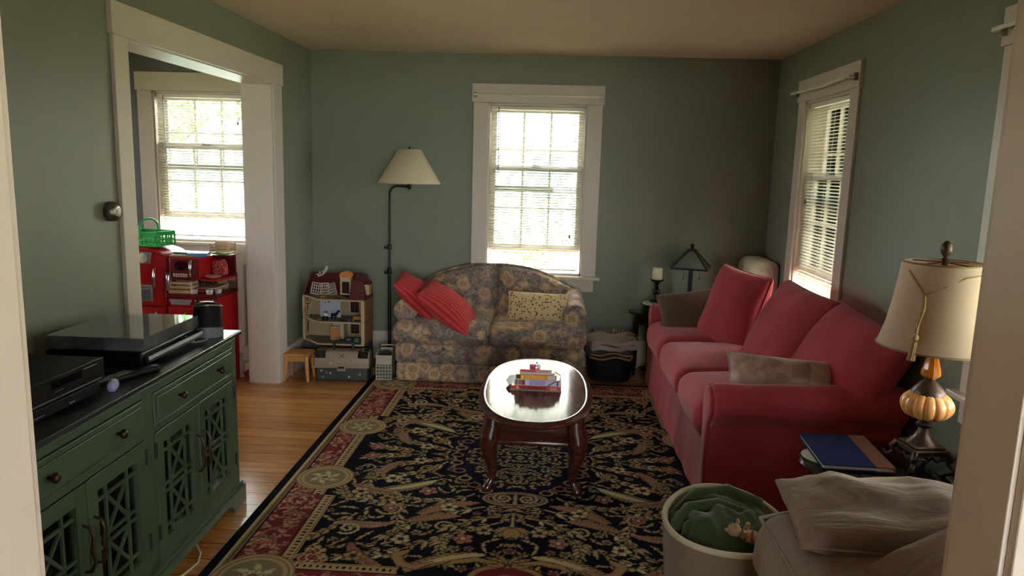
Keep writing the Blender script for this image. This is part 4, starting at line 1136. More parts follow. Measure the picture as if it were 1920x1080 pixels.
b = MB().tube([(-1.46, 2.78, .004), (-1.40, 2.70, .004), (-1.345, 2.63, .004), (-1.322, 2.56, .004), (-1.335, 2.47, .004), (-1.40, 2.38, .004), (-1.47, 2.33, .004)], .0042, 8)
tag(b.build('floor_cable', pm('cream_cable', (204, 192, 170), .5, .03)), 'cream cable curling out from under the green sideboard onto the floor', 'cable')
tv = thing('television', 'flat black television mostly hidden behind the left door jamb', 'television', (-1.805, 1.785, CT))
MB().box(-.02, .025, -.505, .505, .06, .475).build('housing', M_BLACK, tv, 0, bevel=.006)
MB().box(.025, .0265, -.485, .485, .08, .455).build('screen', M_DISP, tv, 0)
MB().soft((.0, 0, .008), (.16, .36, .016), .006, n=3).build('stand_foot', M_BLACK, tv, 60)
MB().box(-.015, .01, -.04, .04, .012, .07).build('stand_neck', M_BLACK, tv, 0)
th = thing('wall_thermostat', 'round brushed metal dial on the wall beside the cased opening', 'thermostat', (XL, 3.035, 1.322), rot=(0, PI/2, 0))
MB().lathe([(.040, 0), (.042, .006), (.042, .016)], seg=32).build('mounting_ring', pm('dark_wall_plate', (70, 68, 60), .5), th, 40)
MB().lathe([(.040, .016), (.042, .022), (.040, .036), (.030, .044), (.016, .046)], seg=32).build('dial', M_SILVER, th, 60)
MB().lathe([(.016, .044), (.015, .048), (0, .048)], seg=4).build('centre_plate', pm('pale_dial_plate', (190, 188, 180), .3), th, 40)

# ================================================================ far left corner: stool, tackle box, crate, dolls' house
def stool():
    r = thing('step_stool', 'small golden pine step stool beside the cased opening', 'stool', (-1.785, 5.045, 0))
    MB().box(-.093, .093, -.085, .085, .182, .204).build('seat', M_PINE, r, 0, bevel=.006)
    b = MB()
    for s in (-1, 1): b.box(-.073, .073, s*.062-.008, s*.062+.008, .145, .182); b.box(s*.070-.008, s*.070+.008, -.062, .062, .145, .182)
    b.build('apron', M_PINE, r, 0, bevel=.002)
    for sx in (-1, 1):
        for sy in (-1, 1):
            MB().tube([(sx*.072, sy*.062, .182), (sx*.086, sy*.074, .0)], [.017, .011], 10).build('leg', M_PINE, r, 60)
            if sy < 0: MB().cyl((0, 0, 0), .007, .004, 10, T((sx*.070, -.070, .160), (PI/2, 0, 0))).build('plug', pm('dark_plug', (60, 36, 20), .5), r, 50)
    return r
stool()
def tackle_box():
    r = thing('tackle_box', 'grey and beige tackle box covered in stickers in the far left corner', 'tackle box', (-1.475, 5.105, 0), R(5))
    W2, D2 = .196, .085
    MB().soft((0, 0, .052), (2*W2-.02, 2*D2-.01, .104), .012, n=3).build('lower_box', pm('dark_green_grey_plastic', (58, 62, 60), .5, .1), r, 60)
    beige = pm('beige_plastic', (158, 142, 126), .45, .06)
    b = MB().prism([(-D2, .106), (D2, .106), (D2, .165), (D2-.03, .215), (-D2+.03, .215), (-D2, .165)], 'x', -W2, W2)
    b.build('lid', beige, r, 30, bevel=.010, seg=3)
    MB().box(-W2-.004, W2+.004, -D2-.004, D2+.004, .100, .112).build('rim', beige, r, 0, bevel=.003)
    for s in (-1, 1):
        b = MB().prism([(-D2-.0015, .168), (-D2+.029, .2165), (D2-.029, .2165), (D2-.005, .18), (D2-.03, .205), (-D2+.034, .205), (-D2+.012, .172)], 'x', *sorted((s*(W2-.002), s*(W2-.075))))
        MB().box(*sorted((s*(W2-.008), s*(W2-.080))), -D2+.024, D2-.03, .214, .2185).build('lid_window', pm('smoked_lid_window', (28, 34, 34), .15, .3, 40), r, 0, bevel=.002)
        M = T((s*(W2-.044), -D2+.0145, .1925), (-R(30.9), 0, 0)); MB().box(-.036, .036, -.002, .002, -.024, .024, M).build('lid_window', MATS['smoked_lid_window'], r, 0)
    MB().box(-.03, .03, -D2-.013, -D2-.003, .078, .150).build('latch', beige, r, 0, bevel=.006)
    MB().box(-.022, .022, -D2-.016, -D2-.012, .100, .112).build('latch_slot', M_BLACKM, r, 0)
    hm = pm('dark_teal_handle', (40, 52, 54), .45)
    b = MB().tube([(-.07, 0, .213), (-.068, 0, .262), (-.055, 0, .274), (.055, 0, .274), (.068, 0, .262), (.07, 0, .213)], .011, 10); b.build('handle', hm, r, 60)
    rn2 = random.Random(3)
    for i in range(14):
        c = [(206, 196, 176), (150, 92, 110), (96, 160, 160), (190, 180, 170), (110, 54, 50)][i % 5]; x = rn2.uniform(-.155, .155); lo = i % 2
        zz = rn2.uniform(.125, .158) if lo else rn2.uniform(.03, .085)
        if abs(x) < .045: continue
        MB().cyl((0, 0, 0), rn2.uniform(.005, .009), .0012, 7, T((x, -D2-(.0 if lo else -.005)+.0004, zz), (PI/2, 0, 0))).build('sticker', pm('sticker_%d' % (i % 5), c, .6), r, 40)
    M = T((.0, -D2+.012, .185), (-R(30.9), 0, 0))
    b = MB(); b.bar((-.018, -.004, -.014), (.018, -.004, .014), .004, .003, M); b.bar((-.018, -.004, .014), (.018, -.004, -.014), .004, .003, M); b.build('sticker', MATS['sticker_4'] if 'sticker_4' in MATS else M_BRONZE, r, 0)
    return r
tackle_box()
def crate():
    r = thing('plastic_basket', 'white plastic basket with square holes beside the floral loveseat', 'basket', (-1.185, 5.20, .0105), R(6))
    wm = pm('off_white_plastic', (188, 184, 168), .5, .05); W2, D2, h = .054, .13, .178
    b = MB()
    for sy in (-1, 1):
        y = sy*D2
        b.box(-W2, W2, y-.003, y+.003, .115 if sy < 0 else 0, h)
        if sy < 0:
            for i in range(6): x = -W2+i*2*W2/5; b.box(x-.003, x+.003, y-.003, y+.003, 0, .12)
            for zz in (.002, .025, .05, .075, .10): b.box(-W2, W2, y-.003, y+.003, zz, zz+.006)
    for sx in (-1, 1): b.box(sx*W2-.003, sx*W2+.003, -D2, D2, 0, h)
    b.box(-W2, W2, -D2, D2, 0, .004); b.build('basket_wall', wm, r, 0)
    b = MB().tube([(-W2, -D2, h), (W2, -D2, h), (W2, D2, h+.02), (-W2, D2, h+.02)], .006, 8, closed=True); b.build('basket_rim', wm, r, 60)
    return r
crate()
tag(MB().soft((0, 0, .03), (.075, .14, .06), .02, .006, n=4, wr=.006, ws=20).build('dark_cloth', m_fabric('charcoal_cloth', (34, 34, 36)), smooth=60), 'dark folded cloth lying in the white plastic basket', 'cloth', None, (-1.185, 5.21, .121), (0, 0, R(8)))
bk = tag(MB().box(-.044, .044, -.10, .10, 0, .105).build('small_box', pm('grey_cardboard', (120, 112, 100), .8), smooth=0, bevel=.002), 'small grey box at the bottom of the white plastic basket', 'box', None, (-1.185, 5.21, .0150), (0, 0, R(8)))

def dollhouse():
    r = thing('dollhouse', "open fronted dolls' house with a maroon mansard roof in the far left corner", "dolls' house", (-1.598, 5.33, 0))
    cream = pm('doll_cream_plastic', (196, 176, 140), .5, .05); tan = pm('doll_tan_wall', (176, 130, 78), .55, .1, 40); beige = pm('doll_beige_wall', (168, 146, 112), .6, .12, 50)
    grey = pm('doll_grey_floor', (112, 104, 88), .5, .08); maroon = pm('doll_maroon_roof', (92, 32, 40), .45, .1, 30); dark = pm('doll_dark_window', (46, 18, 20), .3); orange = pm('doll_orange', (206, 128, 62), .5, .05)
    fl = [(-.255, .13), (-.255, .02), (-.215, .0), (-.10, -.125), (.25, -.125), (.25, .13)]
    for nm, z in (('ground_floor', .232), ('middle_floor', .398), ('attic_floor', .566)):
        MB().prism(fl, 'z', z-.012, z).build(nm, grey, r, 0, bevel=.002)
        MB().tube([(x, y, z-.006) for x, y in fl[1:5]], .0075, 6).build('floor_edge', cream, r, 50)
    MB().prism([(-.255, .13), (-.255, .01), (.25, .01), (.25, .13)], 'z', 0, .219).build('base_storey', pm('doll_dark_base', (72, 66, 58), .6), r, 0)
    for z0, z1 in ((.232, .386), (.398, .554)):
        MB().box(-.25, .25, .122, .13, z0, z1).build('back_wall', beige, r, 0)
        MB().box(.238, .25, -.10, .13, z0, z1).build('side_wall', tan, r, 0)
        MB().box(-.255, -.247, .02, .13, z0, z1).build('side_wall', cream, r, 0)
        MB().box(.226, .252, -.13, -.098, z0, z1).build('corner_post', cream, r, 0, bevel=.003)
        MB().box(-.258, -.240, .005, .022, z0, z1).build('corner_post', cream, r, 0, bevel=.003)
        for x in (.115,):
            f = MB().box(x-.042, x+.042, .115, .122, z0+.02, z1-.018).build('window', cream, r, 0, bevel=.002)
            MB().box(x-.033, x+.033, .112, .116, z0+.026, z1-.026).build('pane', dark, f, 0)
            b = MB().box(x-.002, x+.002, .109, .113, z0+.026, z1-.026)
            for q in (.3, .55, .8): b.box(x-.033, x+.033, .109, .113, z0+.03+(z1-z0-.06)*q, z0+.033+(z1-z0-.06)*q)
            b.build('glazing_bars', maroon, f, 0)
        f = MB().box(-.247, -.243, .055, .10, z0+.04, z1-.03).build('window', cream, r, 0)
        MB().box(-.244, -.241, .06, .095, z0+.045, z1-.035).build('pane', dark, f, 0)
    MB().box(-.13, .03, .03, .036, .400, .535).build('partition', pm('doll_white_board', (178, 182, 196), .5, .03), r, 0)
    b = MB()
    for (x, z, w) in ((-.095, .508, .012), (-.07, .513, .018)): b.box(x, x+w, .0285, .030, z, z+.007)
    b.build('partition_print', pm('doll_print_ink', (40, 42, 56), .6), r, 0)
    MB().box(-.03, .035, .02, .026, .240, .384).build('partition', MATS['doll_white_board'], r, 0)
    MB().box(.035, .06, -.0, .1, .240, .384).build('partition', cream, r, 0)
    # roof: slanted back, left slope and a closed mansard block on the right
    b = MB()
    b.add([(-.255, .13, .568), (.25, .13, .568), (.22, .075, .735), (-.20, .075, .735), (-.255, .122, .566), (.25, .122, .566), (.215, .067, .728), (-.195, .067, .728)], [(0, 1, 2, 3), (7, 6, 5, 4), (0, 4, 5, 1), (3, 2, 6, 7), (0, 3, 7, 4), (1, 5, 6, 2)])
    b.add([(-.258, .02, .568), (-.258, .13, .568), (-.20, .075, .735), (-.205, .04, .725), (-.250, .02, .566), (-.250, .13, .566), (-.192, .075, .73), (-.197, .04, .72)], [(0, 1, 2, 3), (7, 6, 5, 4), (0, 3, 7, 4), (3, 2, 6, 7), (0, 4, 5, 1), (1, 5, 6, 2)])
    b.add([(.135, -.13, .566), (.256, -.13, .566), (.256, .13, .566), (.135, .13, .566), (.150, -.085, .705), (.228, -.085, .705), (.222, .075, .735), (.150, .075, .735)], [(3, 2, 1, 0), (4, 5, 6, 7), (0, 1, 5, 4), (1, 2, 6, 5), (2, 3, 7, 6), (3, 0, 4, 7)])
    b.build('roof', maroon, r, 0, bevel=.002)
    d = MB().box(.035, .118, -.0, .05, .580, .715).build('dormer', cream, r, 0, bevel=.002)
    MB().box(.050, .105, -.004, .001, .592, .680).build('dormer_window', dark, d, 0)
    MB().prism([(.0765+.047*math.cos(a), .716+.042*math.sin(a)) for a in [PI*k/14 for k in range(15)]], 'y', -.006, .056).build('dormer_arch', orange, d, 40)
    d = MB().box(.205, .272, -.060, .005, .595, .675).build('dormer', cream, r, 0, bevel=.002)
    MB().box(.27, .276, -.048, -.008, .606, .664).build('dormer_window', orange, d, 0)
    MB().prism([(-.066, .674), (.011, .674), (-.0275, .705)], 'x', .17, .278).build('dormer_roof', maroon, d, 0)
    # curved white staircase from the middle floor to the attic
    b = MB()
    for i in range(9):
        a = R(200-i*12); c = (-.165+.055*math.cos(a), -.0+.03*math.sin(a)-.02)
        b.box(c[0]-.020, c[0]+.020, c[1]-.009, c[1]+.009, .410+i*.0165, .414+i*.0165)
    st = b.build('staircase', cream, r, 0)
    for s in (-.02, .02):
        MB().tube([(-.165+.055*math.cos(R(200-i*12))+s, .03*math.sin(R(200-i*12))-.02, .418+i*.0165) for i in range(9)], .0035, 5).build('handrail', orange if s < 0 else cream, st)
    return r
dollhouse()
def toyset():
    DX, DY = -1.598, 5.33
    t = thing('toy_figure', 'black and white toy animal on the middle floor of the dolls house', 'toy animal', (DX-.055, DY-.085, .3985))
    MB().lathe([(0, 0), (.020, .003), (.023, .016), (.015, .030), (0, .034)], seg=14).build('body', M_BLACK, t, 60)
    MB().lathe([(0, 0), (.014, .004), (.017, .015), (.010, .026), (0, .029)], (.006, -.004, .030), 14).build('head', MATS['white_toy_plastic'], t, 60)
    for s in (-1, 1): MB().lathe([(0, 0), (.005, .003), (0, .007)], (.006+s*.012, -.004, .055), 8).build('ear', M_BLACK, t, 60)
    t = thing('toy_horse', 'black toy horse standing on the middle floor of the dolls house', 'toy animal', (DX+.0, DY-.05, .3985))
    b = MB().tube([(-.02, 0, .034), (.015, 0, .036), (.026, 0, .05), (.034, 0, .066), (.048, 0, .060)], [.012, .013, .010, .008, .006], 8)
    for x in (-.016, .014):
        for y in (-.007, .007): b.tube([(x, y, .032), (x, y, 0)], [.005, .0035], 6)
    b.build('body', M_BLACK, t, 60)
    for nm, lab, cat, loc, size, col in (('toy_block', 'blue toy block on the middle floor of the dolls house', 'toy block', (DX+.125, DY-.09, .3985), (.016, .016, .018), (70, 72, 170)),
            ('toy_mat', 'dark toy cushion on the middle floor of the dolls house', 'toy cushion', (DX+.07, DY-.085, .3985), (.040, .03, .012), (36, 34, 40)),
            ('toy_cushion', 'orange toy cushion on the attic floor of the dolls house', 'toy cushion', (DX-.075, DY-.06, .5665), (.036, .03, .012), (206, 112, 50)),
            ('toy_cushion', 'orange toy piece at the foot of the dolls house staircase', 'toy piece', (DX-.10, DY-.09, .3985), (.026, .02, .008), (204, 106, 70))):
        tag(MB().soft((0, 0, size[2]/2), size, .004, .002, n=3).build(nm, pm('toy_%d_%d_%d' % col, col, .5), smooth=60), lab, cat, None, loc)
    t = thing('toy_bench', 'tan toy bench on the right of the dolls house middle floor', 'toy bench', (DX+.185, DY-.075, .3985))
    MB().box(-.034, .034, -.014, .014, .014, .020).build('seat', M_PINE, t, 0, bevel=.001); MB().box(-.034, .034, .010, .014, .020, .032).build('backrest', M_PINE, t, 0, bevel=.001)
    for x in (-.03, .03): MB().box(x-.003, x+.003, -.012, .012, 0, .014).build('leg', M_PINE, t, 0)
    t = thing('toy_cupboard', 'orange fronted toy cupboard on the ground floor of the dolls house', 'toy cupboard', (DX-.005, DY-.0, .2325))
    MB().box(-.032, .032, -.016, .016, 0, .105).build('body', MATS['doll_cream_plastic'], t, 0, bevel=.001)
    for s in (-1, 1): MB().box(*sorted((s*.002, s*.029)), -.019, -.016, .008, .098).build('door', MATS['doll_orange'], t, 0)
    t = thing('toy_car', 'blue toy car behind the tackle box handle', 'toy car', (DX+.125, DY-.085, .2325))
    MB().soft((0, 0, .014), (.062, .026, .016), .006, n=3).build('body', pm('toy_blue_car_paint', (36, 74, 160), .3), t, 60)
    MB().soft((-.004, 0, .026), (.034, .022, .012), .005, n=3).build('cabin', pm('toy_pale_window', (150, 176, 206), .3), t, 60)
    for x in (-.018, .018):
        for y in (-.013, .013): MB().cyl((0, 0, 0), .007, .004, 12, T((x, y+.002, .007), (PI/2, 0, 0))).build('wheel', M_BLACK, t, 50)
    t = tag(MB().lathe([(0, 0), (.018, .004), (.022, .018), (.012, .034), (0, .036)], seg=14).build('toy_ball', pm('toy_teal', (70, 140, 132), .4), smooth=60), 'teal toy ball on the ground floor of the dolls house', 'toy ball', None, (DX+.175, DY-.06, .2325))
    for i, (x, z, w, a, l) in enumerate(((-.17, .5665, .07, 8, 'leftmost white toy window frame leaning in the dolls house attic'), (-.095, .5665, .058, -5, 'white barred toy door leaning in the dolls house attic'), (-.03, .5665, .055, -16, 'tilted grey toy window leaning in the dolls house attic'))):
        t = thing('toy_window', l, 'toy window', (DX+x, DY+.045, z+.004), rot=(R(-12), R(a), 0)); h = .085
        b = MB()
        for s in (-1, 1): b.box(s*w/2-.004, s*w/2+.004, -.003, .003, 0, h); b.box(-w/2, w/2, -.003, .003, h/2+s*h/2-.004, h/2+s*h/2+.004)
        b.build('frame', MATS['doll_cream_plastic'], t, 0)
        b = MB()
        for k in range(1, 4): b.box(-w/2+w*k/4-.0015, -w/2+w*k/4+.0015, -.002, .002, 0, h)
        for k in range(1, 4): b.box(-w/2, w/2, -.002, .002, h*k/4-.0015, h*k/4+.0015)
        b.build('bars', MATS['white_toy_plastic'], t, 0)
    t = thing('toy_railing', 'white bent toy railing sticking up from the dolls house roof', 'toy railing', (DX-.115, DY+.045, .705))
    b = MB().tube([(-.03, 0, 0), (-.02, 0, .04), (.0, 0, .012), (.02, 0, .05), (.035, 0, .085)], .003, 5); b.tube([(-.045, 0, .02), (-.02, 0, .005), (.012, 0, .02), (.035, 0, .05), (.045, 0, .080)], .003, 5)
    for k in range(5): b.tube([(-.03+k*.015, 0, .008+k*.012), (-.03+k*.018, 0, .02+k*.014)], .002, 4)
    b.build('rail', MATS['white_toy_plastic'], t)
    tag(MB().bar((-.055, 0, .024), (.06, -.03, .003), .014, .004).build('toy_plank', MATS['doll_grey_floor'], smooth=0), 'grey toy plank lying aslant on the dolls house attic floor', 'toy plank', None, (DX+.055, DY-.055, .5665))
toyset()

# ================================================================ back wall: floor lamp, round bin with throw, oval table, radiator
def floor_lamp():
    r = thing('floor_lamp', 'black iron floor lamp with a cream cone shade behind the floral loveseat', 'floor lamp', (-1.225, 5.50, 0))
    MB().lathe([(.125, 0), (.125, .012), (.11, .02), (.03, .03), (.014, .05), (0, .05)], seg=36).build('base', M_IRON, r, 50)
    MB().tube([(0, 0, .04), (0, 0, .78)], .0125, 12).build('lower_pole', M_IRON, r, 60)
    pts = [(0, 0, .74), (0, 0, 1.27)]+[(.055-.055*math.cos(a), 0, 1.335+.062*math.sin(a)) for a in [R(-0+11*k) for k in range(9)]]+[(.075, 0, 1.398), (.145, 0, 1.394)]
    MB().tube(pts, .0085, 10).build('arched_pole', M_IRON, r, 60)
    for z in (.745, .935): MB().lathe([(.012, -.02), (.019, -.016), (.019, .016), (.012, .02)], (0, 0, z), 16).build('clamp', M_IRON, r, 50)
    for z in (.735, .93): MB().lathe([(.004, 0), (.011, .012), (.012, .022), (0, .026)], seg=12, M=T((-.018, 0, z), (0, -PI/2, 0))).build('thumb_screw', M_IRON, r, 60)
    MB().lathe([(.008, 1.375), (.016, 1.385), (.018, 1.405), (.012, 1.44), (.006, 1.67), (.006, 1.685), (.009, 1.69), (0, 1.697)], (.148, 0, 0), 14).build('socket', M_IRON, r, 60)
    sm = NT('cream_lamp_shade'); c = sm.noise(sm.coord((30, 30, 2)), 6, 3)
    sm.color(sm.ramp(c.outputs[0], [(.3, lin((214, 202, 172))), (.7, lin((230, 220, 194)))])); sm.set(Roughness=.8)
    b = MB(); s = 48; pr = [(.236, 1.424), (.088, 1.674), (.085, 1.674), (.232, 1.426), (.236, 1.424)]
    b.lathe(pr[:-1]+[pr[0]], (.148, 0, 0), s); sh = b.build('lamp_shade', sm.m, r, 60)
    MB().tube([(.148+.236*math.cos(2*PI*k/48), .236*math.sin(2*PI*k/48), 1.424) for k in range(48)], .0035, 6, closed=True).build('shade_rim', pm('cream_tape', (214, 200, 168), .7), sh, 60)
    b = MB()
    for k in range(3): a = k*2.094; b.tube([(.148, 0, 1.67), (.148+.086*math.cos(a), .086*math.sin(a), 1.67)], .002, 5)
    b.build('shade_spider', M_IRON, sh)
    return r
floor_lamp()
BX, BY = .485, 5.40
def oval_bin():
    r = thing('storage_bin', 'black oval storage bin holding folded blankets beside the oval table', 'bin', (BX, BY, .0))
    M = T((0, 0, 0), s=(1.0, .95, 1))
    bm_ = pm('black_woven_bin', (13, 13, 15), .75, .3, 60, .3)
    MB().lathe([(.13, .0), (.15, .006), (.172, .10), (.178, .175), (.172, .18), (.166, .17), (.145, .012), (0, .012)], seg=40, M=M).build('bin_wall', bm_, r, 50)
    MB().tube([(.175*math.cos(2*PI*k/40), .166*math.sin(2*PI*k/40), .178) for k in range(40)], .007, 8, closed=True).build('bin_rim', bm_, r, 60)
    return r
oval_bin()
def folded(name, label, loc, w, d, h, layers, mat, edge=None, rz=0, fringe=None, seed=0):
    """a blanket folded into soft layers, the fold edges facing the room"""
    r = thing(name, label, 'blanket', loc, rz)
    b = MB(); th = h/layers
    pts = []
    for k in range(layers):
        z = th*(k+.5); x0, x1 = (-w/2, w/2) if k % 2 == 0 else (w/2, -w/2)
        for q in range(11): pts.append((x0+(x1-x0)*q/10, z+.010*math.sin(q*.9+k*2+seed)))
        if k < layers-1: pts += [(x1+math.copysign(th*.45*math.sin(PI*t), x1), z+th*t) for t in (.25, .5, .75)]
    hh = th*.40
    def off(i, s):
        a, c = pts[max(0, i-1)], pts[min(len(pts)-1, i+1)]; dx, dz = c[0]-a[0], c[1]-a[1]; L = math.hypot(dx, dz) or 1
        return (pts[i][0]-dz/L*hh*s, pts[i][1]+dx/L*hh*s)
    for s in (-1, 1):
        P = [off(i, s) for i in range(len(pts))]
        b.grid(lambda u, v, P=P: (P[round(u*(len(P)-1))][0], -d/2+d*v+.012*noise.noise(Vector((u*7, v*2, seed))), P[round(u*(len(P)-1))][1]+.008*noise.noise(Vector((u*9, v*5, seed+3)))), len(P)-1, 10)
    for y in (-d/2, d/2):
        A = [off(i, 1) for i in range(len(pts))]; B2 = [off(i, -1) for i in range(len(pts))]
        for i in range(len(pts)-1): b.add([(A[i][0], y, A[i][1]), (A[i+1][0], y, A[i+1][1]), (B2[i+1][0], y, B2[i+1][1]), (B2[i][0], y, B2[i][1])], [(0, 1, 2, 3)])
    b.build('cloth', mat, r, 60, weld=.0)
    if edge: MB().tube([(x, -d/2-.004, z) for x, z in pts], hh*.55, 6).build('hem', edge, r, 180)
    if fringe:
        rn3 = random.Random(seed); fb = MB()
        for k in range(60):
            s = rn3.random(); side = k % 3
            if side == 0: p = (w/2-.01, -d/2+d*s); e = (rn3.uniform(.01, .045), rn3.uniform(-.02, .02))
            elif side == 1: p = (-w/2+w*s, d/2-.01); e = (rn3.uniform(-.02, .02), rn3.uniform(.01, .03))
            else: p = (w/2-.10+.10*s, -d/2+d*s*.8); e = (rn3.uniform(0, .04), rn3.uniform(-.03, .0))
            z = h+.004
            fb.tube([(p[0], p[1], z-.01), (p[0]+e[0]*.4, p[1]+e[1]*.4, z+rn3.uniform(.008, .024)), (p[0]+e[0], p[1]+e[1], z+rn3.uniform(-.012, .018))], .0045, 5)
        f = fb.build('fringe', fringe, r, 180, weld=0); f['kind'] = 'stuff'
    return r
folded('folded_blanket', 'dark brown blanket with pale bound edges folded in the black bin', (BX-.03, BY-.03, .1825), .30, .27, .060, 2, m_fabric('dark_brown_blanket', (52, 42, 40)), m_fabric('pale_blanket_binding', (160, 132, 100)), R(6), None, 2)
folded('throw_blanket', 'grey fringed throw folded on top of the brown blanket in the bin', (BX-.01, BY-.01, .247), .32, .29, .082, 2, m_fabric('grey_throw', (170, 158, 150), .12, 160, .4), None, R(6), m_fabric('grey_throw_fringe', (166, 150, 144), .2), 6)
def oval_table():
    r = thing('oval_end_table', 'dark oval end table behind the far arm of the red sofa', 'end table', (.945, 5.555, 0))
    M = T(s=(1, .47, 1))
    MB().lathe([(.30, .478), (.318, .482), (.326, .490), (.322, .500), (0, .501)], seg=56, M=M).build('table_top', M_ESPRESSO, r, 40)
    MB().lathe([(.275, .41), (.285, .414), (.285, .478), (.27, .478)], seg=56, M=M).build('apron', M_ESPRESSO, r, 40)
    MB().lathe([(.287, .408), (.291, .413), (.287, .420)], seg=56, M=M).build('apron_bead', M_BRONZE, r, 60)
    for (x, y) in ((-.262, -.03), (.262, -.03), (-.10, .11), (.10, .11)):
        MB().tube([(x, y, .412), (x, y, .30), (x*.99, y, .08), (x*1.01, y, .0)], [.023, .021, .014, .012], 10).build('leg', M_ESPRESSO, r, 60)
    return r
oval_table()
bx_ = thing('round_box', 'dark round box with a pale lid under the candlestick', 'box', (.825, 5.555, .5012))
MB().lathe([(.092, 0), (.096, .005), (.096, .058), (.09, .062)], seg=36).build('body', M_ESPRESSO, bx_, 50)
MB().lathe([(.098, .058), (.100, .064), (.096, .070), (0, .074)], seg=36).build('lid', pm('pale_stone_lid', (196, 186, 172), .5), bx_, 50)
def candlestick():
    r = thing('candlestick', 'turned dark candlestick with an ivory pillar candle by the back wall', 'candlestick', (.825, 5.56, .5755))
    MB().lathe([(.048, 0), (.05, .006), (.042, .014), (.020, .024), (.014, .04), (.024, .060), (.032, .080), (.026, .098), (.014, .108), (.018, .120), (.014, .130), (.020, .145), (.030, .156), (.050, .166), (.052, .172), (.046, .176), (0, .176)], seg=28).build('stem', M_ESPRESSO, r, 60)
    return r
candlestick()
def candle(label, loc, rad, h):
    r = thing('pillar_candle', label, 'candle', loc, 0, 'ivory pillar candles')
    MB().lathe([(rad-.002, 0), (rad, .002), (rad, h-.004), (rad-.004, h), (rad*.7, h-.004), (0, h-.006)], seg=28).build('wax', M_CANDLE, r, 50)
    MB().tube([(0, 0, h-.007), (.001, 0, h+.004), (.004, 0, h+.010)], .0014, 5).build('wick', M_IRON, r)
candle('ivory pillar candle standing on the turned dark candlestick', (.825, 5.56, .7517), .038, .088)
candle('low ivory pillar candle beside the slanted glass lamp', (1.005, 5.49, .5012), .034, .155)
def mission_lamp():
    r = thing('table_lamp', 'black table lamp with a four sided grey glass shade by the back wall', 'table lamp', (1.075, 5.555, .5012))
    MB().box(-.065, .065, -.065, .065, 0, .016).build('base', M_IRON, r, 0, bevel=.004)
    MB().lathe([(.045, .016), (.022, .03), (.016, .05)], seg=4, a0=PI/4).build('base_step', M_IRON, r, 0)
    MB().box(-.014, .014, -.014, .014, .03, .46).build('stem', M_IRON, r, 0, bevel=.002)
    t = NT('grey_art_glass'); n = t.noise(t.coord(), 9, 4)
    t.color(t.ramp(n.outputs[0], [(.3, lin((96, 112, 112))), (.7, lin((132, 146, 142)))])); t.set(Roughness=.15, Transmission_Weight=.35)
    a0 = R(28); ro, ri, z0, z1 = .184, .030, .350, .482
    rg = [(ro*math.cos(a0+k*PI/2), ro*math.sin(a0+k*PI/2)) for k in range(4)]; ig = [(ri*math.cos(a0+k*PI/2), ri*math.sin(a0+k*PI/2)) for k in range(4)]
    sh = MB().lathe([(ro, z0), (ri, z1), (ri-.003, z1), (ro-.004, z0)], seg=4, a0=a0)
    sh.add([], []); shd = sh.build('glass_shade', t.m, r, 0)
    for k in range(4):
        j = (k+1) % 4; b = MB()
        b.bar((*rg[k], z0), (*ig[k], z1), .011, .009); b.bar((*rg[k], z0), (*rg[j], z0), .012, .012)
        m = ((rg[k][0]+rg[j][0])/2, (rg[k][1]+rg[j][1])/2)
        b.build('shade_frame', M_IRON, shd, 0, bevel=.001)
    MB().box(-.03, .03, -.03, .03, z1-.004, z1+.008).build('cap', M_IRON, r, 0, bevel=.002)
    MB().lathe([(.010, z1+.008), (.016, z1+.02), (.020, z1+.046), (0, z1+.048)], seg=4, a0=a0).build('finial', M_IRON, r, 0)
    for x in (-.060, .060):
        b = MB().tube([(x, -.03, .42), (x, -.03, .275)], .0015, 5); b.lathe([(0, 0), (.005, .004), (.004, .012), (.001, .016)], (x, -.03, .262), 8); b.build('pull_chain', M_BRONZE, r, 60)
    return r
mission_lamp()
dsh = MB().lathe([(.05, 0), (.075, .02), (.085, .045), (.082, .046), (.07, .022), (0, .006)], seg=36).build('metal_bowl', M_SILVER, smooth=60)
tag(dsh, 'grey metal bowl on the floor under the oval end table', 'bowl', None, (.80, 5.56, .0005))
def radiator(label, loc, n, w=.185, h=.86, pitch=.062):
    r = thing('radiator', label, 'radiator', loc, 0, 'cream cast iron radiators')
    pmr = pm('radiator_enamel', (216, 208, 190), .42, .05, 8, .12)
    zb = .085; cw = w/2-.040
    for k in range(n):
        y = k*pitch; b = MB()
        path = []
        for (cx, cz, a0) in ((cw-.016, h-.070, 0), (-cw+.016, h-.070, 90), (-cw+.016, zb+.070, 180), (cw-.016, zb+.070, 270)):
            path += [(cx+.022*math.cos(R(a0+q*15)), cz+.022*math.sin(R(a0+q*15))) for q in range(7)]
        b.tube([(x, 0, z) for x, z in path], .050, 12, closed=True, M=T((0, y, 0), s=(1, .60, 1)))
        for z in (h-.10, zb+.10): b.cyl((0, 0, 0), .034, pitch+.004, 12, T((0, y-.03, z), (-PI/2, 0, 0)))
        if k in (0, n-1):
            for s in (-1, 1): b.tube([(s*cw*.8, y, zb+.03), (s*cw, y, .03), (s*(cw+.012), y-.006, .0)], [.028, .019, .024], 8)
        b.build('section', pmr, r, 60)
    o = MB()
    for q in (-1, 1):
        o.tube([(q*(.028+.020*math.cos(a)*(1-a/9)), -.031, h-.055+.020*math.sin(a)*(1-a/9)) for a in [k*.45 for k in range(15)]], .0035, 5)
    o.build('scroll_ornament', pmr, r, 60)
    return r, pmr
radiator('cream cast iron radiator in the far right corner behind the red sofa', (1.556, 5.335, 0), 6, .185, .945)
rr, pmr = radiator('cream cast iron radiator in the play room beside the cased opening', (-2.195, 5.12, 0), 9, .185, .945)
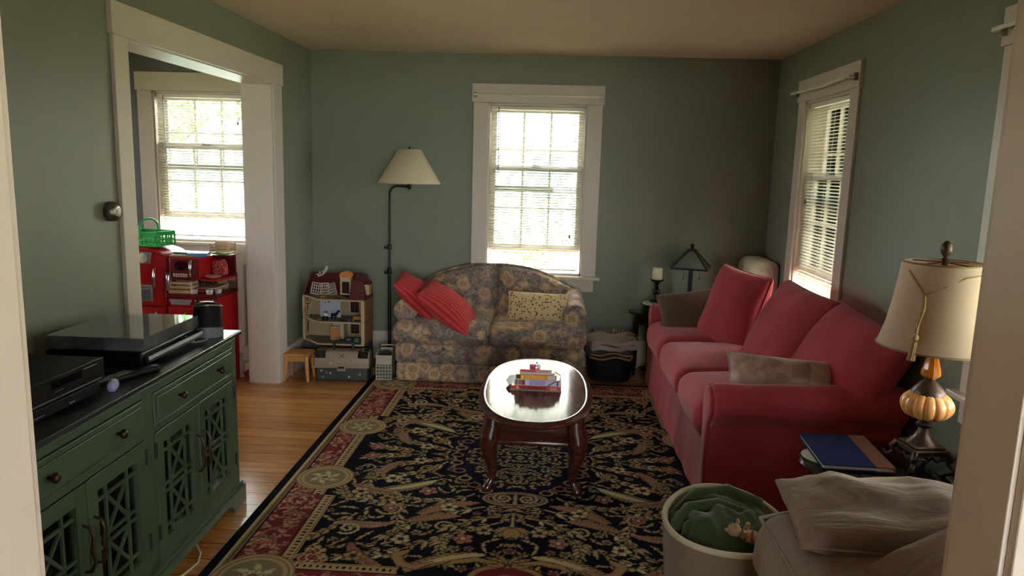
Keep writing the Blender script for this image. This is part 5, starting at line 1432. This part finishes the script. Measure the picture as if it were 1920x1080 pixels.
v = MB().tube([(-.035, -.07, 0), (-.035, -.07, .06), (-.035, -.07, .115)], [.013, .013, .017], 10); v.tube([(-.035, -.07, .10), (-.035, -.02, .10)], .014, 8); v.cyl((-.035, -.07, .115), .012, .03, 12); v.cyl((-.035, -.07, .145), .026, .014, 12); v.cyl((-.035, -.07, 0), .034, .006, 20)
v.build('valve', pmr, rr, 60)
tag(MB().lathe([(0, 0), (.022, .006), (.032, .026), (.026, .046), (0, .058)], seg=18).build('toy_ball', pm('dark_red_ball', (150, 34, 44), .35), smooth=60), 'small red ball at the foot of the play room radiator', 'ball', None, (-2.155, 5.02, .0))

# ================================================================ right foreground: side table, tall lamp, portfolio, basket, armchair
def side_table():
    r = thing('side_table', 'dark oval side table beside the near arm of the red sofa', 'side table', (1.315, 2.72, 0))
    M = T(s=(1, .82, 1))
    MB().lathe([(.29, .452), (.312, .456), (.320, .464), (.314, .472), (.318, .478), (.310, .484), (0, .485)], seg=64, M=M).build('table_top', M_ESPRESSO, r, 40)
    MB().lathe([(.262, .38), (.268, .384), (.268, .452), (.25, .452)], seg=64, M=M).build('apron', M_ESPRESSO, r, 40)
    for (x, y) in ((-.21, -.13), (.21, -.13), (-.21, .13), (.21, .13)):
        MB().tube([(x, y, .40), (x*1.02, y*1.02, .30), (x*1.0, y, .12), (x*1.1, y*1.1, .012), (x*1.12, y*1.12, 0)], [.024, .026, .015, .018, .018], 10).build('leg', M_ESPRESSO, r, 60)
    return r
side_table()
def portfolio():
    r = thing('portfolio', 'navy blue portfolio folder with a brown spine strip on the oval side table', 'portfolio', (1.175, 2.775, .4887), rot=(0, R(-1.2), R(-4)))
    blue = m_fabric('navy_cloth_cover', (24, 38, 84), .1, 300, .15, .9, 0); br = pm('brown_leatherette', (122, 80, 62), .5, .08, 30)
    w, d = .128, .168
    for z in (.0, .016):
        MB().box(-w, .062, -d, d, z, z+.004).build('cover_panel', blue, r, 0, bevel=.0012)
        MB().box(.062, w, -d, d, z-.0003, z+.0043).build('spine_strip', br, r, 0, bevel=.0012)
    MB().box(-w+.006, w-.004, -d+.006, d-.006, .0042, .0158).build('pages', pm('portfolio_pages', (190, 176, 160), .8), r, 0)
    MB().box(w-.003, w+.001, -d, d, .001, .019).build('spine_edge', br, r, 0, bevel=.001)
    return r
portfolio()
tag(MB().lathe([(.075, 0), (.08, .001), (.08, .0022), (0, .0022)], seg=40).build('paper_coaster', pm('white_paper', (226, 226, 222), .7, .02), smooth=40), 'round white paper mat showing under the edge of the navy portfolio', 'paper mat', None, (1.085, 2.745, .4852))
M_ANTQ = pm('antique_bronze_metal', (92, 76, 68), .42, .25, 30, .3, metallic=.75, bscale=90)
def tall_lamp():
    r = thing('table_lamp', 'ornate table lamp with amber glass body and cream bell shade at the right', 'table lamp', (1.437, 2.72, .4852), R(6))
    A = M_ANTQ
    b = MB().box(-.062, .062, -.062, .062, .052, .066); b.box(-.070, .070, -.070, .070, .066, .076); b.box(-.056, .056, -.056, .056, .076, .086)
    b.build('base_plate', A, r, 0, bevel=.003)
    for sx in (-1, 1):
        for sy in (-1, 1):
            MB().tube([(sx*.060, sy*.060, .066), (sx*.072, sy*.072, .045), (sx*.066, sy*.066, .024), (sx*.080, sy*.080, .007), (sx*.094, sy*.094, .011), (sx*.090, sy*.090, .022)], [.012, .013, .010, .009, .009, .006], 8).build('scroll_foot', A, r, 60)
    b = MB()
    for rz in range(4):
        M = Matrix.Rotation(rz*PI/2, 4, 'Z')
        for s in (-1, 1): b.tube([(s*.055, -.066, .040), (s*.035, -.068, .044), (s*.018, -.068, .034), (s*.010, -.068, .042), (0, -.068, .050)], [.006, .006, .005, .005, .006], 6, M=M)
    b.build('scroll_apron', A, r, 60)
    MB().lathe([(.056, .086), (.050, .092), (.030, .112), (.022, .130), (.019, .146), (.028, .152), (.030, .160), (.020, .168), (.024, .176), (.036, .181)], seg=28).build('pedestal', A, r, 60)
    g = NT('amber_glass'); n = g.noise(g.coord((1, 1, 2)), 12, 3)
    g.color(g.ramp(n.outputs[0], [(.3, lin((250, 168, 92))), (.7, lin((255, 204, 138)))])); g.set(Roughness=.22, Transmission_Weight=.0, IOR=1.3, Coat_Weight=.5)
    g.b.inputs['Subsurface Weight'].default_value = .6; g.b.inputs['Subsurface Radius'].default_value = (.06, .03, .01)
    b = MB(); nl = 14
    def pumpkin(u, v):
        a = 2*PI*u; t = -PI/2*.90+v*PI*.88; k = .080*math.cos(t)**.8+.012
        k *= .90+.10*abs(math.sin(a*nl/2))**.6; return (k*math.cos(a), k*math.sin(a), .234+.054*math.sin(t))
    b.grid(pumpkin, 112, 18, cu=True); b.build('glass_body', g.m, r, 180)
    b = MB(); b.lathe([(.056, .272), (.058, .280), (.050, .298), (.030, .320), (.016, .334), (.022, .339)], seg=56, lobes=28, lob=.05); b.build('fluted_collar', A, r, 60)
    o = NT('orange_glass'); n = o.noise(o.coord(), 10); o.color(o.ramp(n.outputs[0], [(.3, lin((236, 116, 20))), (.7, lin((250, 160, 50)))])); o.set(Roughness=.08, Transmission_Weight=.6, IOR=1.3)
    MB().lathe([(.022, .338), (.033, .348), (.034, .362), (.026, .394), (.018, .424)], seg=10).build('glass_drop', o.m, r, 20)
    MB().lathe([(.018, .422), (.020, .430), (.015, .445), (.026, .470), (.012, .476), (.010, .78), (.014, .785)], seg=20).build('stem', A, r, 60)
    b = MB()
    for k in range(8):
        a = k*PI/4; c, s = math.cos(a), math.sin(a)
        b.tube([(c*.018, s*.018, .446), (c*.034, s*.034, .468), (c*.050, s*.050, .470), (c*.056, s*.056, .462)], [.006, .011, .009, .003], 6)
    b.build('leaf_crown', A, r, 60)
    t = NT('parchment_shade'); n = t.noise(t.coord((1, 1, 1)), 5, 4)
    t.color(t.ramp(n.outputs[0], [(.3, lin((216, 196, 172))), (.7, lin((230, 212, 192)))])); t.set(Roughness=.75)
    tr = t.node('ShaderNodeBsdfTranslucent'); tr.inputs[0].default_value = (*lin((238, 218, 196)), 1)
    mx = t.node('ShaderNodeMixShader'); mx.inputs[0].default_value = .35; t.link(t.b.outputs[0], mx.inputs[1]); t.link(tr.outputs[0], mx.inputs[2]); t.link(mx.outputs[0], t.out.inputs[0])
    prof = [(.194, .458), (.187, .480), (.170, .540), (.156, .620), (.145, .70), (.138, .765), (.135, .772)]
    b = MB(); b.lathe(prof+[(q-.003, z) for q, z in prof[::-1]]+[prof[0]], seg=48, a0=R(20)); sh = b.build('lamp_shade', t.m, r, 40)
    tape = pm('gold_shade_braid', (150, 122, 78), .6, .15, 60)
    for (q, z) in ((.195, .459), (.136, .772)): MB().tube([(q*math.cos(R(20)+k*PI/24), q*math.sin(R(20)+k*PI/24), z) for k in range(48)], .0035, 6, closed=True).build('shade_braid', tape, sh, 60)
    b = MB()
    for k in range(4): a = R(20)+k*PI/2; b.tube([(0, 0, .775), (.130*math.cos(a), .130*math.sin(a), .768)], .002, 5)
    b.build('shade_spider', M_BRONZE, sh)
    cord = pm('rope_cord_gold', (168, 140, 92), .7, .35, 80)
    P = [(-.142, -.02, .745), (-.136, -.055, .712), (-.120, -.092, .668)]
    b = MB().tube(P, .003, 6); b.tube([(-.120, -.092, .668), (-.07, -.125, .700), (-.01, -.143, .735), (.06, -.132, .745), (.12, -.075, .752)], .003, 6); b.build('cord', cord, sh)
    b = MB().tube([(-.120, -.092, .668), (-.122, -.100, .62), (-.138, -.104, .56), (-.146, -.110, .53)], [.006, .007, .004, .006], 8)
    b.lathe([(0, .0), (.010, .006), (.012, .016), (.007, .026), (0, .030)], (-.148, -.112, .502), 10)
    for k in range(12): a = k*.5236; b.tube([(-.148+.006*math.cos(a), -.112+.006*math.sin(a), .502), (-.158+.012*math.cos(a), -.116+.012*math.sin(a), .435)], .003, 5)
    b.build('tassel', cord, sh, 60)
    b = MB().lathe([(.004, .776), (.013, .786), (.006, .793), (.016, .806), (.020, .820), (.018, .838), (.006, .852), (0, .854)], seg=18, lobes=6, lob=.14); b.build('finial', M_ANTQ, r, 60)
    return r
tall_lamp()
def soft_basket():
    r = thing('toy_basket', 'oval cream and taupe cloth basket full of green blanket in the near right', 'basket', (.652, 2.435, .0098))
    n = 56; rx, ry = .212, .225
    def ring(k, s, z): a = 2*PI*k/n; return (rx*s*math.cos(a), ry*s*math.sin(a), z+(.018*math.sin(a)-.010*math.cos(2*a) if z > .2 else 0))
    body = m_fabric('taupe_canvas', (122, 106, 88), .08, 300, .2); lining = m_fabric('cream_lining', (186, 174, 150), .06, 300, .15)
    def wall(prof):
        b = MB(); vs = [ring(k, s, z) for k in range(n) for s, z in prof]; m = len(prof)
        b.add(vs, [(k*m+j, ((k+1) % n)*m+j, ((k+1) % n)*m+j+1, k*m+j+1) for k in range(n) for j in range(m-1)]); return b
    b = wall([(.86, 0), (.90, .004), (.95, .12), (1.0, .26), (1.02, .342)]); b.add([ring(k, .86, 0) for k in range(n)], [tuple(range(n))[::-1]]); b.build('outer_wall', body, r, 60)
    wall([(.97, .345), (.95, .26), (.90, .12), (.84, .012)]).build('lining', lining, r, 60)
    MB().tube([ring(k, .995, .343) for k in range(n)], .0105, 8, closed=True).build('rim_piping', lining, r, 60)
    MB().add([ring(k, .86, .010) for k in range(n)], [tuple(range(n))]).build('basket_floor', body, r, 60)
    return r
soft_basket()
M_GREENB = m_fabric('dark_green_fleece', (50, 62, 32), .3, 120, .6, .95, .5)
def blanket_heap():
    r = thing('green_blanket', 'dark green fleece blanket heaped in the cloth basket', 'blanket', (.652, 2.435, .0))
    b = MB(); n = 44
    def fn(u, v):
        a = 2*PI*u; q = v; x, y = .190*q*math.cos(a), .200*q*math.sin(a)
        z = .315+.075*(1-q**3)+.045*max(0, y)/.2+.030*noise.noise(Vector((x*11, y*11, 1)))+.020*noise.noise(Vector((x*22, y*20, 5)))
        z -= .05*max(0, -y/.2)*max(0, .5+x/.2)
        return (x, y, z)
    b.grid(fn, n, 18, cu=True)
    b.grid(lambda u, v: (.190*(1-.14*v)*math.cos(2*PI*u), .200*(1-.14*v)*math.sin(2*PI*u), fn(u, 1)[2]*(1-v)+.03*v), n, 4, cu=True)
    b.build('heap', M_GREENB, r, 180, weld=.0008)
    for k, pts in enumerate(([(-.17, .06, .33), (-.08, .11, .385), (.03, .13, .395), (.15, .10, .375)], [(-.18, -.02, .33), (-.12, .03, .365), (-.02, .05, .375), (.10, .03, .36)], [(-.16, -.09, .30), (-.13, -.05, .345), (-.10, -.02, .36)], [(-.09, -.12, .30), (-.06, -.07, .345), (-.04, -.03, .36)], [(.0, -.14, .29), (.035, -.10, .325), (.05, -.06, .335)])):
        c = MB().tube(pts, [.022, .036, .036, .020][:len(pts)] if len(pts) == 4 else [.016, .030, .022], 12); c.build('fold', M_GREENB, r, 180)
    return r
blanket_heap()
def plush():
    r = thing('stuffed_toy', 'tan stuffed toy with brown striped body lying in the green blanket', 'stuffed toy', (.665, 2.335, .355), rot=(R(10), R(-4), R(-25)))
    tan = m_fabric('tan_plush', (190, 158, 128), .12, 150, .4); bro = m_fabric('brown_plush', (126, 88, 66), .12, 150, .4)
    b = MB().lathe([(0, -.004), (.014, .0), (.021, .016), (.023, .038), (.020, .058), (.012, .070), (0, .074)], seg=20, M=T((.012, 0, 0), (0, PI/2, 0)))
    b.build('body', tan, r, 60)
    for x in (.030, .052, .072): MB().lathe([(.0222, -.005), (.0242, 0), (.0222, .005)], seg=20, M=T((x, 0, 0), (0, PI/2, 0))).build('stripe', bro, r, 60)
    h = MB().lathe([(0, -.026), (.012, -.024), (.021, -.012), (.024, .002), (.020, .016), (.010, .024), (0, .026)], (-.008, 0, .012), 20).build('head', tan, r, 60)
    MB().lathe([(.012, 0), (.010, .010), (.005, .016), (0, .017)], seg=14, M=T((-.028, -.002, .008), (0, -PI/2, 0))).build('muzzle', tan, h, 60)
    MB().lathe([(0, -.003), (.003, 0), (0, .003)], (-.020, -.019, .022), 8).build('eye', M_BLACK, h, 60)
    for y in (-.014, .014): MB().lathe([(.003, 0), (.007, .008), (.005, .018), (0, .021)], (.002, y, .032), 10).build('ear', tan, h, 60)
    for y in (-.020, .018): MB().tube([(.024, y*.8, .010), (.030, y*1.3, .022), (.034, y*1.3, .036)], [.009, .008, .007], 8).build('arm', tan, r, 60)
    for y in (-.016, .016): MB().tube([(.082, y, -.004), (.104, y*1.5, -.010), (.112, y*1.6, .002)], [.010, .010, .009], 8).build('leg', bro, r, 60)
    return r
plush()
def armchair():
    r = thing('armchair', 'taupe slipcovered armchair in the near right corner behind the door jamb', 'armchair', (1.04, 1.70, 0))
    MB().soft((0, .0, .20), (.78, .80, .36), .06, .0, .01, 10, wr=.012, ws=4, seed=2).build('base', M_TAUPE, r, 180)
    MB().soft((-.01, .01, .455), (.79, .79, .225), .085, .03, .015, 14, wr=.018, ws=6, seed=4).build('seat_cushion', M_TAUPE, r, 180)
    MB().soft((.27, -.02, .52), (.22, .76, .34), .09, .02, .01, 10, wr=.012, ws=5, seed=7).build('arm', M_TAUPE, r, 180)
    MB().tube([(-.385, -.34, .545), (-.39, 0, .553), (-.385, .375, .545), (-.30, .40, .553), (.1, .402, .556)], .006, 6).build('welt', M_TAUPE, r, 180)
    return r
armchair()
cushion('scatter_cushion', 'large taupe cushion lying across the back of the armchair seat', (1.00, 1.925, .628), (R(7), R(0), R(-5)), .62, .33, .15, M_TAUPE, 'taupe cushions on the armchair', 'cushion', seed=3, wr=.022, ws=9, pinch=.02, p=.30)
cushion('scatter_cushion', 'taupe cushion half hidden by the door jamb on the armchair', (1.06, 1.56, .64), (R(10), R(-22), R(10)), .42, .42, .16, M_TAUPE, 'taupe cushions on the armchair', 'cushion', seed=8, wr=.014, ws=8, pinch=.03, p=.34)
tag(MB().tube([(.885, 1.845, .585), (.895, 1.835, .612), (.915, 1.825, .618), (.930, 1.815, .600), (.935, 1.805, .580)], .004, 6).build('ribbon_loop', pm('white_ribbon', (214, 208, 196), .6)), 'small white cord loop between the cushions of the armchair', 'cord')

# ================================================================ play room: red toy kitchen and the toys on it
def toy_kitchen():
    r = thing('toy_kitchen', 'red toy kitchen with fridge, sink and microwave under the play room window', 'toy kitchen', (-2.55, 4.70, 0))
    red = pm('toy_kitchen_red', (164, 20, 26), .3, .08, 4); dred = pm('toy_kitchen_dark_red', (96, 14, 20), .35, .1, 4); gr = pm('toy_kitchen_grey', (136, 134, 138), .35, .06)
    # local: x -.47..+.455, front at y=0, back at y=.30
    b = MB(); n = 10
    top = [(-.47, 0), (-.012, 0), (-.012, .90)]+[(-.241+.229*math.cos(a), .90+.065*math.sin(a)) for a in [PI*k/n for k in range(n+1)]]+[(-.47, .90)]
    b.prism(top, 'y', .0, .30); b.build('fridge_cabinet', red, r, 30, bevel=.006)
    hp = lambda x, z0, z1, y=-.018: MB().tube([(x, .0, z0), (x, y, z0+.008), (x, y-.006, (z0+z1)/2), (x, y, z1-.008), (x, .0, z1)], [.006, .008, .009, .008, .006], 8)
    for nm, z0, z1 in (('fridge_door', .575, .955), ('freezer_door', .03, .562)):
        if z1 > .9: pr = [(-.455, z0), (-.024, z0), (-.024, .895)]+[(-.2395+.2155*math.cos(a), .895+.056*math.sin(a)) for a in [PI*k/n for k in range(n+1)]]+[(-.455, .895)]
        else: pr = [(-.455, z0), (-.024, z0), (-.024, z1), (-.455, z1)]
        d = MB().prism(pr, 'y', -.016, -.002).build(nm, red, r, 30, bevel=.005)
        hp(-.072, .70 if z1 > .9 else .42, .83 if z1 > .9 else .535, -.036).build('handle', M_CHROME, d, 60)
        if z1 > .9:
            MB().prism([(-.205, .86), (-.105, .86), (-.09, .935), (-.19, .935)][::1], 'y', -.021, -.015).build('clock_plate', gr, d, 0, bevel=.002)
            MB().lathe([(.031, 0), (.033, .004), (.028, .008), (0, .009)], seg=24, M=T((-.150, -.021, .897), (PI/2, 0, 0))).build('clock_face', pm('toy_clock_face', (196, 194, 190), .4), d, 40)
            MB().box(-.205, -.095, -.022, -.015, .605, .715).build('ice_dispenser', gr, d, 0, bevel=.006)
            MB().box(-.190, -.110, -.024, -.021, .612, .685).build('dispenser_recess', pm('toy_dispenser_recess', (84, 84, 92), .3), d, 0, bevel=.003)
            b = MB()
            for i in range(4): b.cyl((0, 0, 0), .006, .004, 8, T((-.182+i*.021, -.021, .700), (PI/2, 0, 0)))
            b.build('dispenser_buttons', M_CHROME, d, 40)
    b = MB().box(-.010, .345, 0, .30, 0, .635); b.build('sink_cabinet', red, r, 0, bevel=.004)
    MB().box(-.010, .35, -.015, .30, .636, .662).build('counter', dred, r, 0, bevel=.005)
    MB().box(-.010, .345, .285, .30, .662, .77).build('back_panel', pm('toy_kitchen_back', (110, 84, 76), .6), r, 0)
    MB().box(-.010, .345, .275, .285, .715, .77).build('splash_shelf', pm('toy_kitchen_pale_red', (196, 110, 104), .5), r, 0)
    MB().prism([(.02, .585), (.145, .585), (.165, .622), (.005, .622)], 'y', -.006, .001).build('grey_panel', gr, r, 0, bevel=.002)
    MB().lathe([(.024, 0), (.026, .006), (.018, .012), (.016, .02), (0, .021)], seg=24, M=T((.205, 0, .603), (PI/2, 0, 0))).build('knob', M_CHROME, r, 50)
    MB().lathe([(.024, 0), (.026, .006), (.018, .012), (.016, .02), (0, .021)], seg=24, M=T((.295, 0, .603), (PI/2, 0, 0))).build('knob', M_CHROME, r, 50)
    for (x0, x1, hx) in ((.005, .175, .125), (.19, .335, .215)):
        d = MB().box(x0, x1, -.014, -.001, .04, .565).build('door', red, r, 0, bevel=.005)
        hp(hx, .43, .535, -.032).build('handle', M_CHROME, d, 60)
    # tall side phone column and microwave shelf
    mw = MB().box(.012, .225, .0, .285, .763, .903).build('microwave', red, r, 0, bevel=.006)
    d = MB().box(.025, .200, -.012, .0, .771, .895).build('microwave_door', dred, mw, 0, bevel=.004)
    MB().lathe([(.046, 0), (.046, .004), (0, .005)], seg=28, M=T((.100, -.012, .852), (PI/2, 0, 0), (.9, .72, 1))).build('round_window', pm('toy_dark_window', (48, 12, 28), .15), d, 40)
    b = MB()
    for i in range(6):
        for j in range(2): b.box(.046+i*.017, .059+i*.017, -.0145, -.012, .776+j*.013, .786+j*.013)
    b.build('keypad', pm('toy_keypad', (190, 168, 160), .5), d, 0)
    hp(.175, .778, .89, -.030).build('handle', M_CHROME, d, 60)
    MB().box(.225, .345, .0, .30, .750, .765).build('shelf', red, r, 0, bevel=.004)
    MB().box(.225, .345, .27, .285, .765, .903).build('shelf_back', dred, r, 0)
    MB().box(.225, .345, .18, .285, .893, .906).build('shelf_top', dred, r, 0, bevel=.002)
    ph = MB().box(-.012, .016, .02, .12, .70, .80).build('phone_plate', red, r, 0, bevel=.004)
    MB().prism([(-.010, .675), (.02, .675), (.03, .80), (-.010, .80)], 'y', -.006, .004).build('phone_back', gr, ph, 0, bevel=.003)
    MB().tube([(.010, -.014, .690), (.016, -.030, .735), (.010, -.014, .782)], [.014, .010, .014], 10).build('receiver', M_CHROME, ph, 60)
    b = MB().tube([(.165, .17, .662), (.165, .17, .735)]+[(.197-.032*math.cos(a), .17, .735+.034*math.sin(a)) for a in [PI*k/10 for k in range(11)]]+[(.229, .17, .715)], .0065, 10); b.build('faucet', M_CHROME, r, 60)
    for x in (.125, .205): MB().lathe([(.010, 0), (.010, .012), (.016, .018), (.012, .026), (0, .028)], (x, .15, .662), 12).build('tap', M_CHROME, r, 60)
    return r
toy_kitchen()
KX, KY = -2.55, 4.70
def handle_basket():
    r = thing('green_basket', 'bright green plastic basket with a hoop handle on top of the toy fridge', 'basket', (KX-.19, KY+.14, .9665), R(-8))
    g = pm('bright_green_plastic', (36, 170, 76), .35, .05)
    W2, D2, h = .125, .095, .095
    b = MB()
    def side(x0, y0, x1, y1, n):
        # a wall with rows of square holes: rails and posts
        dx, dy = (x1-x0), (y1-y0); tx, ty = (.004, 0) if dx == 0 else (0, .004)
        for z0, z1 in ((0, .014), (.040, .048), (.072, h)): b.box(min(x0, x1)-tx/2, max(x0, x1)+tx/2, min(y0, y1)-ty/2, max(y0, y1)+ty/2, z0, z1)
        for k in range(n+1):
            x, y = x0+dx*k/n, y0+dy*k/n; e = .006
            b.box(x-(e if dx else tx/2), x+(e if dx else tx/2), y-(e if dy else ty/2), y+(e if dy else ty/2), 0, h)
    side(-W2, -D2, W2, -D2, 8); side(-W2, D2, W2, D2, 8); side(-W2, -D2, -W2, D2, 6); side(W2, -D2, W2, D2, 6)
    b.box(-W2, W2, -D2, D2, 0, .004); b.build('basket_wall', g, r, 0)
    b = MB(); b.tube([(-W2, -D2, h), (W2, -D2, h), (W2, D2, h), (-W2, D2, h)], .006, 8, closed=True); b.build('basket_rim', g, r, 60)
    MB().tube([(0, -D2, h-.02), (0, -D2, h+.02)]+[(0, -D2*math.cos(a), h+.02+.065*math.sin(a)) for a in [PI*k/14 for k in range(1, 14)]]+[(0, D2, h+.02), (0, D2, h-.02)], .0075, 8).build('handle', g, r, 60)
    return r
handle_basket()
KT = .9065
book('toy_book', 'tan picture book lying on the toy microwave under the green basket', (KX+.085, KY+.10, KT), R(8), .17, .15, .012, (168, 134, 92))
book('toy_book', 'dark green picture book on top of the tan one on the toy microwave', (KX+.085, KY+.13, KT+.0122), R(-4), .14, .12, .012, (40, 92, 70))
book('toy_folder', 'pale blue folder lying open on the toy microwave', (KX+.165, KY+.12, KT+.001), R(14), .13, .13, .022, (88, 150, 206), cat='folder')
def crate2(label, loc, w, d, h, col, rz=0, name='toy_crate'):
    r = thing(name, label, 'toy crate', loc, rz, 'tan toy crates on the toy kitchen'); m = pm('tan_crate_plastic', col, .6, .08)
    for s in (-1, 1):
        for z0, z1 in ((.0, h*.28), (h*.42, h*.64), (h*.78, h)):
            MB().box(-w/2, w/2, s*d/2-.003, s*d/2+.003, z0, z1).build('slat', m, r, 0, bevel=.001)
            MB().box(s*w/2-.003, s*w/2+.003, -d/2, d/2, z0, z1).build('slat', m, r, 0, bevel=.001)
    for sx in (-1, 1):
        for sy in (-1, 1): MB().box(sx*w/2-.007, sx*w/2+.007, sy*d/2-.006, sy*d/2+.006, 0, h+.004).build('corner_post', m, r, 0, bevel=.001)
    MB().box(-w/2, w/2, -d/2, d/2, 0, .004).build('bottom', m, r, 0)
    return r
crate2('tan slatted toy crate on the sink counter of the toy kitchen', (KX+.085, KY+.045, .6625), .145, .09, .078, (206, 176, 138), R(2))
crate2('tan slatted toy crate on the top shelf of the toy kitchen by the window', (KX+.285, KY+.22, KT+.022), .13, .09, .055, (214, 188, 150), R(-6))
tag(MB().lathe([(.03, 0), (.075, .008), (.085, .018), (.082, .019), (.06, .010), (0, .006)], seg=7).build('toy_plate', pm('lime_green_plastic', (150, 190, 60), .4), smooth=60), 'lime green leaf shaped toy plate under the upper tan crate', 'toy plate', None, (KX+.285, KY+.215, KT+.001), (0, 0, .4))
tag(MB().soft((0, 0, .018), (.10, .06, .034), .016, .006, n=5, wr=.004, ws=20).build('toy_bread', pm('tan_toy_bread', (206, 168, 128), .6), smooth=60), 'tan toy loaf lying in the upper crate on the toy kitchen', 'toy food', None, (KX+.28, KY+.22, KT+.052), (0, R(8), R(30)))
sp = NT('red_white_speckled'); v_ = sp.node('ShaderNodeTexVoronoi'); v_.inputs['Scale'].default_value = 90; sp.link(sp.coord(), v_.inputs['Vector'])
sp.color(sp.ramp(v_.outputs['Distance'], [(.30, lin((214, 150, 140))), (.42, lin((158, 26, 30)))])); sp.set(Roughness=.6)
tag(MB().soft((0, 0, .055), (.105, .05, .105), .022, .006, n=6, wr=.006, ws=16).build('speckled_pouch', sp.m, smooth=60), 'red and white speckled pouch on the toy kitchen shelf', 'pouch', None, (KX+.285, KY+.17, .7655))
tag(MB().lathe([(.025, 0), (.050, .008), (.056, .016), (.052, .017), (.04, .008), (0, .005)], seg=32).build('toy_dish', pm('pale_pink_dish', (206, 150, 140), .35), smooth=60), 'pale pink toy dish at the front of the toy kitchen shelf', 'toy dish', None, (KX+.285, KY+.06, .7655))
tag(MB().box(-.12, .12, -.075, .075, 0, .010).build('toy_board', pm('pink_beige_board', (176, 140, 126), .6, .1), smooth=0, bevel=.003), 'flat pinkish board lying across the toy kitchen sink', 'board', None, (KX+.215, KY+.11, .6935), (R(3), R(-3), R(-12)))
tag(MB().soft((0, 0, .012), (.085, .03, .024), .010, n=4).build('toy_spatula', pm('crimson_plastic', (176, 40, 56), .4), smooth=60), 'crimson toy scoop beside the slatted crate on the toy kitchen counter', 'toy utensil', None, (KX+.225, KY+.045, .6625), (0, 0, R(35)))
for i, (x, y, l) in enumerate(((.18, -.0, 'white toy cup lying at the front of the toy kitchen counter'), (.285, .0, 'white toy cup right of the other on the toy kitchen counter'), (.32, .05, 'white toy bowl at the right end of the toy kitchen counter'))):
    tag(MB().lathe([(.014, 0), (.020, .004), (.024, .030), (.022, .030), (.016, .006), (0, .005)], seg=20).build('toy_cup', pm('white_toy_china', (210, 206, 206), .3), smooth=60), l, 'toy cup', None, (KX+x, KY+y, .6625))
tag(MB().box(-.035, .035, -.02, .02, 0, .07).build('toy_carton', pm('tan_toy_carton', (190, 150, 100), .6, .15, 30), smooth=0, bevel=.004), 'small tan toy carton at the back of the toy kitchen counter', 'toy food', None, (KX+.265, KY+.245, .6625), (0, 0, R(15)))
